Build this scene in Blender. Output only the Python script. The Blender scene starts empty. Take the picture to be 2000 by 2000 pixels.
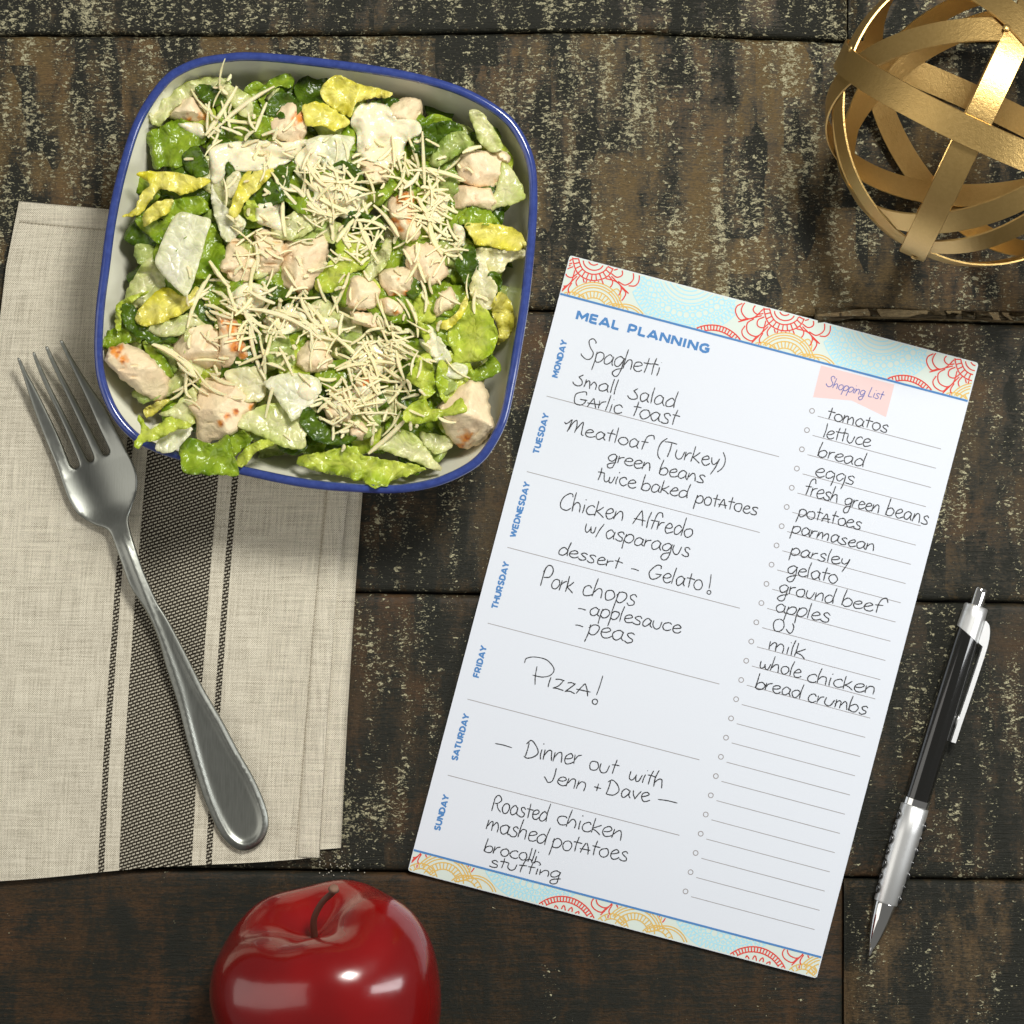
import bpy, bmesh, math, random
import numpy as np
from mathutils import Vector, noise
from mathutils.geometry import delaunay_2d_cdt
random.seed(7)
K = 0.01            # one unit is 100 px of the photograph (about 1.8 cm)
HC = 5000.0         # camera height above the table, in px
sc = bpy.context.scene
col = sc.collection

# ------------------------------------------------------------ camera, world, lamps, exposure
cam = bpy.data.objects.new('camera', bpy.data.cameras.new('camera'))
col.objects.link(cam)
cam.location = (0, 0, HC*K)
cam.data.lens = 36.0*HC/2000.0
cam.data.sensor_width = 36
cam.data.clip_start = 1
cam.data.clip_end = 500
sc.camera = cam
w = bpy.data.worlds.new('World'); sc.world = w; w.use_nodes = True
w.node_tree.nodes['Background'].inputs[0].default_value = (1.0, 0.985, 0.95, 1)
w.node_tree.nodes['Background'].inputs[1].default_value = 0.165
sc.view_settings.view_transform = 'Standard'; sc.view_settings.look = 'None'
sc.view_settings.exposure = 0.0; sc.view_settings.gamma = 1
def area(name, loc, target, sx, sy, power, color=(1, 1, 1), spread=None):
    l = bpy.data.lights.new(name, 'AREA'); l.shape = 'RECTANGLE'; l.size = sx; l.size_y = sy
    l.energy = power; l.color = color
    if spread: l.spread = math.radians(spread)
    o = bpy.data.objects.new(name, l); col.objects.link(o); o.location = loc
    o.rotation_euler = (Vector(target)-Vector(loc)).to_track_quat('-Z', 'Y').to_euler()
    return o
area('key_lamp', (12, 23, 41), (-1, 1.5, 0), 10, 10, 22000, (1, 0.975, 0.92))
area('window_light', (30, -4, 22), (2, 0, 0), 7, 22, 4200, (0.98, 0.99, 1.0))
area('left_reflector', (-42, -4, 27), (-2, 0, 0), 30, 44, 5600, (1, 0.96, 0.9))

# ------------------------------------------------------------ small helpers
def at(u, v, z=0.0):
    f = (1-z/HC)*K
    return Vector(((u-1000)*f, (1000-v)*f, z*K))
def tag(o, label=None, cat=None, group=None, kind=None):
    if label: o['label'] = label
    if cat: o['category'] = cat
    if group: o['group'] = group
    if kind: o['kind'] = kind
    return o
def wloc(o):
    p = Vector((0, 0, 0))
    while o: p += Vector(o.location); o = o.parent
    return p
def empty(name, loc):
    o = bpy.data.objects.new(name, None); col.objects.link(o); o.location = loc
    o.empty_display_size = .3
    return o
def mk(name, vs, fs, mat, parent=None, smooth=True, colr=None, uv=None, auto=None):
    """link world-space vertices as one mesh; its origin is its base (or its parent's)"""
    vs = [Vector(v) for v in vs]
    if parent is None:
        xs = [v.x for v in vs]; ys = [v.y for v in vs]
        org = Vector(((min(xs)+max(xs))/2, (min(ys)+max(ys))/2, min(v.z for v in vs)))
    else: org = wloc(parent)
    me = bpy.data.meshes.new(name)
    me.from_pydata([v-org for v in vs], [], [tuple(f) for f in fs])
    me.materials.append(mat)
    if smooth: me.polygons.foreach_set('use_smooth', [True]*len(me.polygons))
    if colr is not None:
        ca = me.color_attributes.new('tint', 'FLOAT_COLOR', 'POINT')
        ca.data.foreach_set('color', np.array(colr, dtype=np.float32).ravel())
    if uv is not None:
        ul = me.uv_layers.new(name='UVMap')
        li = np.zeros(len(me.loops), dtype=np.int32); me.loops.foreach_get('vertex_index', li)
        ul.data.foreach_set('uv', np.array(uv, dtype=np.float32)[li].ravel())
    me.update()
    o = bpy.data.objects.new(name, me); col.objects.link(o)
    if parent is None: o.location = org
    else: o.parent = parent
    if auto is not None:
        for p in me.polygons: p.use_smooth = True
        try: me.set_sharp_from_angle(angle=math.radians(auto))
        except Exception: pass
    return o
def cr(pts, n=6, closed=False):
    """Catmull-Rom through pts"""
    P = [np.array(p, float) for p in pts]
    if len(P) < 3 and not closed:
        return [tuple(P[0]+(P[1]-P[0])*i/n) for i in range(n+1)]
    out = []
    m = len(P)
    for i in range(m if closed else m-1):
        if closed: a, b, c, d = P[i-1], P[i], P[(i+1) % m], P[(i+2) % m]
        else:
            a = P[i-1] if i > 0 else 2*P[0]-P[1]
            b = P[i]; c = P[i+1]; d = P[i+2] if i+2 < m else 2*P[-1]-P[-2]
        for k in range(n):
            t = k/n
            out.append(tuple(.5*((2*b)+(-a+c)*t+(2*a-5*b+4*c-d)*t*t+(-a+3*b-3*c+d)*t**3)))
    if not closed: out.append(tuple(P[-1]))
    return out
def resample(pts, step, closed=True):
    P = np.array(pts, float)
    if closed: P = np.vstack([P, P[:1]])
    seg = np.hypot(*(P[1:]-P[:-1]).T); cum = np.concatenate([[0], np.cumsum(seg)])
    n = max(6 if closed else 2, int(round(cum[-1]/step)))
    t = np.linspace(0, cum[-1], n+1)
    R = np.stack([np.interp(t, cum, P[:, 0]), np.interp(t, cum, P[:, 1])], 1)
    return R[:-1] if closed else R
def inside(poly, X, Y):
    c = np.zeros(X.shape, bool); n = len(poly)
    for i in range(n):
        x1, y1 = poly[i]; x2, y2 = poly[(i+1) % n]
        cond = ((y1 > Y) != (y2 > Y)) & (X < (x2-x1)*(Y-y1)/((y2-y1)+1e-12)+x1)
        c ^= cond
    return c
def edist(poly, Q):
    A = np.array(poly, float); B = np.roll(A, -1, 0); Q = np.array(Q, float)
    d = np.full(len(Q), 1e9)
    for a, b in zip(A, B):
        ab = b-a; L = (ab**2).sum()+1e-12
        t = np.clip(((Q-a)@ab)/L, 0, 1)
        d = np.minimum(d, np.hypot(*(Q-(a+t[:, None]*ab)).T))
    return d
def triangulate(poly, step, rings=()):
    """outline -> points, triangles, boundary loop, distance of each point to the edge"""
    P = np.array(poly, float)
    x0, y0 = P.min(0); x1, y1 = P.max(0)
    pts = []
    r = 0; y = y0+step*.4
    while y < y1:
        x = x0+(step*.5 if r % 2 else 0)
        while x < x1:
            pts.append((x+random.uniform(-.12, .12)*step, y+random.uniform(-.12, .12)*step)); x += step
        y += step*.87; r += 1
    if pts:
        Q = np.array(pts); ok = inside(poly, Q[:, 0], Q[:, 1])
        Q = Q[ok]
        if len(Q): Q = Q[edist(poly, Q) > step*.55]
        allp = [Vector(p) for p in P]+[Vector(q) for q in Q]
    else: allp = [Vector(p) for p in P]
    for off in rings:
        T = np.roll(P, -1, 0)-np.roll(P, 1, 0); T /= np.hypot(*T.T)[:, None]+1e-9
        nn = np.stack([-T[:, 1], T[:, 0]], 1); q1 = P+nn*off; q2 = P-nn*off
        for q_ in (q1, q2):
            ok = inside(poly, q_[:, 0], q_[:, 1]) & (edist(poly, q_) > off*.93)
            q_ = q_[ok]
            prev = np.array([tuple(v) for v in allp])
            for p in q_:
                allp.append(Vector(p))
    if rings:
        keepp = allp[:len(P)]+allp[len(P)+0:]
        core = [v for v in allp[len(P):]]
        dd = edist(poly, np.array([tuple(v) for v in core])); mx = max(rings)
        nin = len(core)-0
        sel = []
        for v, d_ in zip(core, dd):
            on = any(abs(d_-o) < .08*o+.05 for o in rings)
            if on or d_ > mx+step*.6: sel.append(v)
        out_ = []
        grid = {}
        for v in sel:
            key = (int(v.x//1.6), int(v.y//1.6))
            if any((key[0]+a, key[1]+b) in grid and (grid[(key[0]+a, key[1]+b)]-v).length < 1.5 for a in (-1, 0, 1) for b in (-1, 0, 1)): continue
            grid[key] = v; out_.append(v)
        allp = allp[:len(P)]+out_
    n = len(P)
    res = delaunay_2d_cdt(allp, [], [list(range(n))], 1, 1e-4)
    vs = np.array([tuple(v) for v in res[0]]); tris = [tuple(f) for f in res[2]]
    cnt = {}
    for f in tris:
        for i in range(len(f)):
            e = (f[i], f[(i+1) % len(f)]); cnt[e] = 1
    bd = [e for e in cnt if (e[1], e[0]) not in cnt]
    return vs, tris, bd, edist(poly, vs)
def sheet(name, poly, zf, t, step, mat, parent=None, rnd=None, colf=None, uvf=None, auto=None, hm=None, rings=()):
    """a solid slab with a traced outline, a top surface zf(u, v, d) and thickness t thinning to its rounded edge"""
    vs, tris, bd, d = triangulate(poly, step, rings)
    rnd = rnd or t
    top = []; bot = []; zt = []
    for (u, v), dd in zip(vs, d):
        k = min(1.0, dd/rnd); e = math.sqrt(max(0, 1-(1-k)**2))
        z = zf(u, v, dd)
        a = z-t*.5+t*.5*(.25+.75*e); b = z-t*.5-t*.5*(.25+.75*e)
        zt.append(a)
        top.append(at(u, v, a)); bot.append(at(u, v, b))
    n = len(vs)
    # orientation: photo v goes down, so counter-clockwise in (u,v) faces away from the camera
    f0 = tris[0]
    a, b, c = [vs[i] for i in f0[:3]]
    ccw = (b[0]-a[0])*(c[1]-a[1])-(b[1]-a[1])*(c[0]-a[0]) > 0
    F = []
    for f in tris:
        g = f[::-1] if ccw else f
        F.append(g); F.append(tuple(i+n for i in g[::-1]))
    for i, j in bd:
        F.append((i, j, j+n, i+n) if ccw else (j, i, i+n, j+n))
    colr = uv = None
    if colf:
        c = [colf(u, v, dd) for (u, v), dd in zip(vs, d)]; colr = c+c
    if uvf:
        c = [uvf(u, v) for u, v in vs]; uv = c+c
    o = mk(name, top+bot, F, mat, parent, True, colr, uv, auto)
    if hm is not None: hm.splat(vs, zt, step)
    return o
def grid_faces(nu, nv, close_u=False, off=0, flip=False):
    F = []
    for j in range(nv-1):
        for i in range(nu if close_u else nu-1):
            a = off+j*nu+i; b = off+j*nu+(i+1) % nu; c = b+nu; d = a+nu
            F.append((d, c, b, a) if flip else (a, b, c, d))
    return F

# ------------------------------------------------------------ materials
def newmat(name):
    m = bpy.data.materials.new(name); m.use_nodes = True
    return m, m.node_tree, m.node_tree.nodes['Principled BSDF']
def N(nt, typ, **kw):
    n = nt.nodes.new(typ)
    for k, v in kw.items():
        if k.startswith('i_'):
            key = k[2:]; key = int(key) if key.isdigit() else key.replace('_', ' ')
            n.inputs[key].default_value = v
        else: setattr(n, k, v)
    return n
def L(nt, a, b): nt.links.new(a, b)
def ramp(nt, src, stops, interp='LINEAR'):
    r = nt.nodes.new('ShaderNodeValToRGB'); cr_ = r.color_ramp; cr_.interpolation = interp
    while len(cr_.elements) < len(stops): cr_.elements.new(.5)
    for e, (p, c) in zip(cr_.elements, stops):
        e.position = p; e.color = (c, c, c, 1) if isinstance(c, (int, float)) else (*c, 1)
    L(nt, src, r.inputs[0]); return r.outputs[0]
def mapping(nt, src, scale=(1, 1, 1), loc=(0, 0, 0), rot=(0, 0, 0)):
    m = N(nt, 'ShaderNodeMapping'); m.inputs['Scale'].default_value = scale
    m.inputs['Location'].default_value = loc; m.inputs['Rotation'].default_value = rot
    L(nt, src, m.inputs[0]); return m.outputs[0]
def tnoise(nt, src, scale, detail=4, rough=.55, dist=0.0, out='Fac'):
    n = N(nt, 'ShaderNodeTexNoise'); n.inputs['Scale'].default_value = scale
    n.inputs['Detail'].default_value = detail; n.inputs['Roughness'].default_value = rough
    n.inputs['Distortion'].default_value = dist
    L(nt, src, n.inputs['Vector']); return n.outputs[out]
def mth(nt, op, a, b=None, clamp=False):
    m = N(nt, 'ShaderNodeMath', operation=op); m.use_clamp = clamp
    for i, x in enumerate((a, b)):
        if x is None: continue
        if isinstance(x, (int, float)): m.inputs[i].default_value = x
        else: L(nt, x, m.inputs[i])
    return m.outputs[0]
def mixc(nt, f, a, b, typ='MIX'):
    m = N(nt, 'ShaderNodeMix', data_type='RGBA', blend_type=typ)
    for i, x in ((0, f), (6, a), (7, b)):
        if isinstance(x, (int, float)): m.inputs[i].default_value = x
        elif isinstance(x, tuple): m.inputs[i].default_value = (*x, 1)
        else: L(nt, x, m.inputs[i])
    return m.outputs[2]
def bump(nt, b, h, strength=.4, dist=.02):
    n = N(nt, 'ShaderNodeBump'); n.inputs['Strength'].default_value = strength
    n.inputs['Distance'].default_value = dist
    L(nt, h, n.inputs['Height']); L(nt, n.outputs[0], b.inputs['Normal'])
def plain(name, c, rough=.5, metal=0, coat=0, spec=None):
    m, nt, b = newmat(name)
    b.inputs['Base Color'].default_value = (*c, 1); b.inputs['Roughness'].default_value = rough
    b.inputs['Metallic'].default_value = metal; b.inputs['Coat Weight'].default_value = coat
    if spec is not None: b.inputs['Specular IOR Level'].default_value = spec
    return m

def wood(name, flecks, brown, cross, seed, grain=.5, tone=(.105, .066, .035), white=(.47, .44, .28)):
    """distressed dark painted plank: worn brown wood, dark paint, pale flecks, saw marks"""
    m, nt, b = newmat(name)
    tc = N(nt, 'ShaderNodeTexCoord').outputs['Object']
    base = mapping(nt, tc, loc=(seed*13.7, seed*7.3, 0))
    sq = mapping(nt, base, scale=(1, .22, 1))          # streaks across the plank
    ln = mapping(nt, base, scale=(.16, 2.4, 1))        # streaks along the plank
    big = tnoise(nt, base, .42, 3, .6, .4)
    blotch = tnoise(nt, mapping(nt, base, scale=(1.2, .55, 1)), .9, 7, .68, .3)
    cr1 = tnoise(nt, sq, 2.6, 3, .55)
    vor = N(nt, 'ShaderNodeTexVoronoi', feature='F1', distance='CHEBYCHEV'); vor.inputs['Scale'].default_value = 1.15
    L(nt, mapping(nt, base, scale=(1, .45, 1)), vor.inputs['Vector'])
    blk = N(nt, 'ShaderNodeSeparateColor'); L(nt, vor.outputs['Color'], blk.inputs[0])
    gr = tnoise(nt, ln, 9, 6, .7)
    fine = tnoise(nt, mapping(nt, base, scale=(.35, 1, 1)), 34, 4, .7)
    worn = mth(nt, 'ADD', mth(nt, 'MULTIPLY', blotch, .62), mth(nt, 'MULTIPLY', cr1, .30*cross))
    worn = mth(nt, 'ADD', worn, mth(nt, 'MULTIPLY', blk.outputs[0], .13*cross))
    worn = mth(nt, 'ADD', worn, mth(nt, 'MULTIPLY', gr, .22*grain))
    worn = mth(nt, 'ADD', worn, mth(nt, 'MULTIPLY', mth(nt, 'SUBTRACT', fine, .5), .22))
    worn = mth(nt, 'ADD', worn, brown-.0)
    wm = ramp(nt, worn, [(.50, 0), (.62, .8), (.72, 1)])
    t2 = tuple(x*.55 for x in tone)
    wcol = mixc(nt, ramp(nt, fine, [(.3, 0), (.7, 1)]), t2, tuple(min(1, x*1.5) for x in tone))
    wcol = mixc(nt, ramp(nt, big, [(.46, 0), (.72, .4)]), wcol, (.15, .065, .025))
    paint = mixc(nt, fine, (.007, .008, .006), (.024, .024, .017))
    c = mixc(nt, wm, paint, wcol)
    # pale flecks: dashes laid along the grain, gathered in columns
    f1 = tnoise(nt, mapping(nt, base, scale=(1, 1.7, 1)), 8.5, 2.5, .55, .5)
    f2 = tnoise(nt, mapping(nt, base, scale=(1, 1.5, 1), loc=(5, 2, 0)), 22, 2, .5, .5)
    colm = tnoise(nt, mapping(nt, base, scale=(1, .16, 1), loc=(3, 9, 0)), 3.1, 2, .5)
    reg = tnoise(nt, mapping(nt, base, loc=(9, 4, 0)), .55, 3, .5)
    k = mth(nt, 'ADD', mth(nt, 'MULTIPLY', colm, .40), mth(nt, 'MULTIPLY', reg, .30))
    k = mth(nt, 'ADD', k, flecks)
    a1 = mth(nt, 'ADD', f1, k); a2 = mth(nt, 'ADD', f2, k)
    fm = mth(nt, 'MAXIMUM', ramp(nt, a1, [(.972, 0), (.992, 1)]), mth(nt, 'MULTIPLY', ramp(nt, a2, [(.99, 0), (1.01, 1)]), .6))
    fm = mth(nt, 'MULTIPLY', fm, ramp(nt, tnoise(nt, base, 40, 2, .5), [(.36, .25), (.55, 1)]))
    c = mixc(nt, fm, c, white)
    L(nt, c, b.inputs['Base Color'])
    rr = mth(nt, 'ADD', mth(nt, 'MULTIPLY', fine, .25), .42)
    L(nt, rr, b.inputs['Roughness'])
    b.inputs['Specular IOR Level'].default_value = .22
    h = mth(nt, 'ADD', mth(nt, 'MULTIPLY', fine, .5), mth(nt, 'MULTIPLY', gr, .9))
    h = mth(nt, 'SUBTRACT', h, mth(nt, 'MULTIPLY', wm, .45))
    h = mth(nt, 'ADD', h, mth(nt, 'MULTIPLY', fm, .5))
    h = mth(nt, 'ADD', h, mth(nt, 'MULTIPLY', cr1, .35*cross))
    bump(nt, b, h, .75, .045)
    return m

def linen():
    m, nt, b = newmat('striped_linen')
    uv = N(nt, 'ShaderNodeUVMap').outputs[0]
    s = N(nt, 'ShaderNodeSeparateXYZ'); L(nt, uv, s.inputs[0]); S, T = s.outputs[0], s.outputs[1]
    px = 3.9
    n1 = tnoise(nt, mapping(nt, uv, scale=(.012, .27, 1)), 1, 3, .6)
    n2 = tnoise(nt, mapping(nt, uv, scale=(.27, .012, 1)), 1, 3, .6)
    n3 = tnoise(nt, uv, .35, 2, .6)
    wob = mth(nt, 'MULTIPLY', mth(nt, 'SUBTRACT', tnoise(nt, uv, .02, 2), .5), 6)
    S2 = mth(nt, 'ADD', S, wob); T2 = mth(nt, 'ADD', T, wob)
    sx = mth(nt, 'SINE', mth(nt, 'MULTIPLY', S2, 2*math.pi/px)); sy = mth(nt, 'SINE', mth(nt, 'MULTIPLY', T2, 2*math.pi/px))
    wv = mth(nt, 'MULTIPLY', sx, sy)
    h = mth(nt, 'ADD', mth(nt, 'MULTIPLY', wv, .5), .5)
    tone = mth(nt, 'ADD', mth(nt, 'MULTIPLY', n1, .5), mth(nt, 'MULTIPLY', n2, .5))
    tone = mth(nt, 'ADD', mth(nt, 'MULTIPLY', tone, .55), mth(nt, 'MULTIPLY', n3, .25))
    tone = mth(nt, 'ADD', tone, mth(nt, 'MULTIPLY', h, .26))
    light = ramp(nt, tone, [(.34, (.17, .153, .11)), (.48, (.52, .475, .37)), (.62, (.80, .75, .61))])
    # twill of the dark stripes: pale dashes in slanting rows
    q = mth(nt, 'ADD', T2, mth(nt, 'MULTIPLY', S, .33))
    fr = mth(nt, 'FRACT', mth(nt, 'DIVIDE', q, 6.6))
    row = mth(nt, 'FLOOR', mth(nt, 'DIVIDE', q, 6.6))
    d1 = mth(nt, 'LESS_THAN', mth(nt, 'ABSOLUTE', mth(nt, 'SUBTRACT', fr, .5)), .23)
    fs = mth(nt, 'FRACT', mth(nt, 'DIVIDE', mth(nt, 'ADD', S, mth(nt, 'MULTIPLY', row, 3.1)), 8.2))
    d2 = mth(nt, 'LESS_THAN', fs, .72)
    dash = mth(nt, 'MULTIPLY', mth(nt, 'MULTIPLY', d1, d2), ramp(nt, n3, [(.3, .45), (.6, 1)]))
    dark = mixc(nt, dash, mixc(nt, n3, (.014, .012, .008), (.05, .04, .03)), (.60, .56, .44))
    def band(a, c_):
        return mth(nt, 'MULTIPLY', mth(nt, 'GREATER_THAN', S, a), mth(nt, 'LESS_THAN', S, c_))
    msk = mth(nt, 'ADD', mth(nt, 'ADD', band(276, 288), band(317, 460)), band(487, 499), clamp=True)
    c = mixc(nt, msk, light, dark)
    L(nt, c, b.inputs['Base Color'])
    b.inputs['Roughness'].default_value = .95; b.inputs['Specular IOR Level'].default_value = .1
    hh = mth(nt, 'ADD', h, mth(nt, 'MULTIPLY', n1, 1.2)); hh = mth(nt, 'ADD', hh, mth(nt, 'MULTIPLY', n2, 1.2))
    bump(nt, b, hh, .6, .012)
    return m

def tinted(name, rough=.4, sss=.12, rad=(.25, .35, .08), bumps=.3, bscale=9, spec=.5, trans=0.0, wet=0.0, stretch=(1, 1, 1), veins=False):
    m, nt, b = newmat(name)
    a = N(nt, 'ShaderNodeVertexColor', layer_name='tint').outputs[0]
    tc = N(nt, 'ShaderNodeTexCoord').outputs['Object']
    n = tnoise(nt, mapping(nt, tc, scale=stretch), bscale, 5, .6, .3)
    c = mixc(nt, .6, a, mixc(nt, ramp(nt, n, [(.3, .0), (.7, 1)]), (.84, .84, .84), (1.14, 1.14, 1.14)), 'MULTIPLY')
    h = n
    if veins:
        dn = N(nt, 'ShaderNodeTexNoise'); dn.inputs['Scale'].default_value = 2.2; L(nt, tc, dn.inputs['Vector'])
        wv = N(nt, 'ShaderNodeVectorMath', operation='MULTIPLY_ADD'); wv.inputs[1].default_value = (.5, .5, .5)
        L(nt, dn.outputs['Color'], wv.inputs[0]); L(nt, tc, wv.inputs[2])
        vo = N(nt, 'ShaderNodeTexVoronoi', feature='DISTANCE_TO_EDGE'); vo.inputs['Scale'].default_value = 5.5
        L(nt, wv.outputs[0], vo.inputs['Vector'])
        vn = ramp(nt, vo.outputs[0], [(.0, 1), (.07, .25), (.16, 0)])
        c = mixc(nt, mth(nt, 'MULTIPLY', vn, .28), c, mixc(nt, 1.0, c, (1.5, 1.45, 1.9), 'MULTIPLY'))
        h = mth(nt, 'ADD', mth(nt, 'MULTIPLY', n, .6), ramp(nt, vo.outputs[0], [(.0, 0), (.35, 1)]))
    L(nt, c, b.inputs['Base Color'])
    b.inputs['Roughness'].default_value = rough; b.inputs['Specular IOR Level'].default_value = spec
    b.inputs['Subsurface Weight'].default_value = sss
    b.inputs['Subsurface Radius'].default_value = rad; b.inputs['Subsurface Scale'].default_value = .25
    b.inputs['Coat Weight'].default_value = wet; b.inputs['Coat Roughness'].default_value = .12
    bump(nt, b, h, bumps, .06)
    if trans > 0:
        tr = N(nt, 'ShaderNodeBsdfTranslucent'); L(nt, c, tr.inputs[0])
        mx = N(nt, 'ShaderNodeMixShader'); mx.inputs[0].default_value = trans
        L(nt, b.outputs[0], mx.inputs[1]); L(nt, tr.outputs[0], mx.inputs[2])
        L(nt, mx.outputs[0], nt.nodes['Material Output'].inputs[0])
    return m
M = {}
M['linen'] = linen()
M['leaf'] = tinted('lettuce_leaf', .25, .08, (.2, .35, .06), .30, 3.2, .55, .32, .30, (1, 1, 1), True)
M['chicken'] = tinted('cooked_chicken', .42, .0, (.2, .17, .12), .5, 8, .35, 0, .10, (1, 1, 1))
M['cheese'] = plain('grated_parmesan', (.88, .79, .50), .5)
M['cheese'].node_tree.nodes['Principled BSDF'].inputs['Subsurface Weight'].default_value = .2
M['cheese'].node_tree.nodes['Principled BSDF'].inputs['Subsurface Scale'].default_value = .1
M['dressing'] = plain('creamy_dressing', (.90, .81, .56), .16, 0, .4)
_b = M['dressing'].node_tree.nodes['Principled BSDF']; _b.inputs['Subsurface Weight'].default_value = .3; _b.inputs['Subsurface Scale'].default_value = .15
_nt = M['dressing'].node_tree
bump(_nt, _b, tnoise(_nt, N(_nt, 'ShaderNodeTexCoord').outputs['Object'], 3.5, 3), .35, .08)
M['glaze'] = plain('cream_glaze', (.82, .81, .66), .18, 0, .4)
def rimmat():
    m, nt, b = newmat('blue_rim_enamel')
    tc = N(nt, 'ShaderNodeTexCoord').outputs['Object']
    n = tnoise(nt, tc, 6, 6, .7)
    L(nt, mixc(nt, ramp(nt, n, [(.3, 0), (.75, 1)]), (.020, .038, .18), (.045, .075, .28)), b.inputs['Base Color'])
    b.inputs['Roughness'].default_value = .16; b.inputs['Coat Weight'].default_value = .6; b.inputs['Coat Roughness'].default_value = .06
    return m
M['rim'] = rimmat()
def steelmat():
    m, nt, b = newmat('brushed_steel')
    tc = N(nt, 'ShaderNodeTexCoord').outputs['Object']
    n = tnoise(nt, mapping(nt, tc, scale=(1, .06, 1), rot=(0, 0, math.radians(-24))), 40, 3, .6)
    L(nt, mixc(nt, n, (.25, .26, .23), (.35, .36, .33)), b.inputs['Base Color'])
    b.inputs['Metallic'].default_value = 1
    L(nt, mth(nt, 'ADD', mth(nt, 'MULTIPLY', n, .10), .33), b.inputs['Roughness'])
    bump(nt, b, n, .05, .01)
    return m
M['steel'] = steelmat()
def goldmat():
    m, nt, b = newmat('gold_paint')
    tc = N(nt, 'ShaderNodeTexCoord').outputs['Object']
    n = tnoise(nt, tc, 14, 5, .65); sp = tnoise(nt, tc, 45, 2, .5)
    L(nt, mixc(nt, ramp(nt, n, [(.2, 0), (.8, 1)]), (.58, .38, .13), (.66, .45, .17)), b.inputs['Base Color'])
    b.inputs['Metallic'].default_value = .92
    L(nt, mth(nt, 'ADD', mth(nt, 'MULTIPLY', n, .10), .32), b.inputs['Roughness'])
    bump(nt, b, mth(nt, 'ADD', n, mth(nt, 'MULTIPLY', sp, .5)), .22, .03)
    return m
M['gold'] = goldmat()
def applemat():
    m, nt, b = newmat('red_apple_lacquer')
    tc = N(nt, 'ShaderNodeTexCoord').outputs['Object']
    n = tnoise(nt, mapping(nt, tc, scale=(1, 1, .5)), .5, 2, .5)
    L(nt, mixc(nt, ramp(nt, n, [(.35, 0), (.7, 1)]), (.15, .0004, .0008), (.27, .001, .0018)), b.inputs['Base Color'])
    b.inputs['Roughness'].default_value = .22; b.inputs['Coat Weight'].default_value = .55; b.inputs['Coat Roughness'].default_value = .10
    bump(nt, b, tnoise(nt, tc, 1.3, 2), .12, .15)
    return m
M['apple'] = applemat()
M['stem'] = plain('apple_stem', (.10, .035, .022), .5)
M['stem_tip'] = plain('apple_stem_tip', (.22, .12, .08), .8)
def papermat():
    m, nt, b = newmat('white_paper')
    tc = N(nt, 'ShaderNodeTexCoord').outputs['Object']
    n = tnoise(nt, tc, 60, 3, .6)
    L(nt, mixc(nt, n, (.66, .70, .765), (.715, .755, .82)), b.inputs['Base Color'])
    b.inputs['Roughness'].default_value = .75; b.inputs['Specular IOR Level'].default_value = .2
    bump(nt, b, n, .06, .006)
    return m
M['paper'] = papermat()
M['print_blue'] = plain('print_blue', (.085, .23, .50), .7, spec=.1)
M['print_script'] = plain('print_script_blue', (.13, .16, .42), .7, spec=.1)
M['print_red'] = plain('print_red', (.68, .075, .06), .7, spec=.1)
M['print_gold'] = plain('print_gold', (.70, .46, .13), .7, spec=.1)
M['print_sky'] = plain('print_sky_blue', (.40, .71, .83), .7, spec=.1)
M['print_pale'] = plain('print_pale_ground', (.64, .72, .66), .75, spec=.1)
M['print_pink'] = plain('print_pink', (.74, .56, .55), .75, spec=.1)
M['print_line'] = plain('print_grey_line', (.30, .28, .28), .8, spec=.1)
M['ink'] = plain('black_ink', (.018, .018, .02), .45)
M['silver'] = plain('satin_silver', (.80, .81, .80), .38, .85)
M['chrome'] = plain('chrome', (.75, .75, .73), .07, 1)
M['black'] = plain('black_lacquer', (.006, .006, .005), .12, 0, 1)
M['clipwhite'] = plain('bright_silver', (.88, .89, .89), .35, .45)
M['crumb'] = plain('pale_crumb', (.7, .66, .55), .6)
M['thread'] = plain('linen_thread', (.40, .35, .25), .95)
M['dark'] = plain('gap_shadow_board', (.012, .010, .008), .9)

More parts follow.
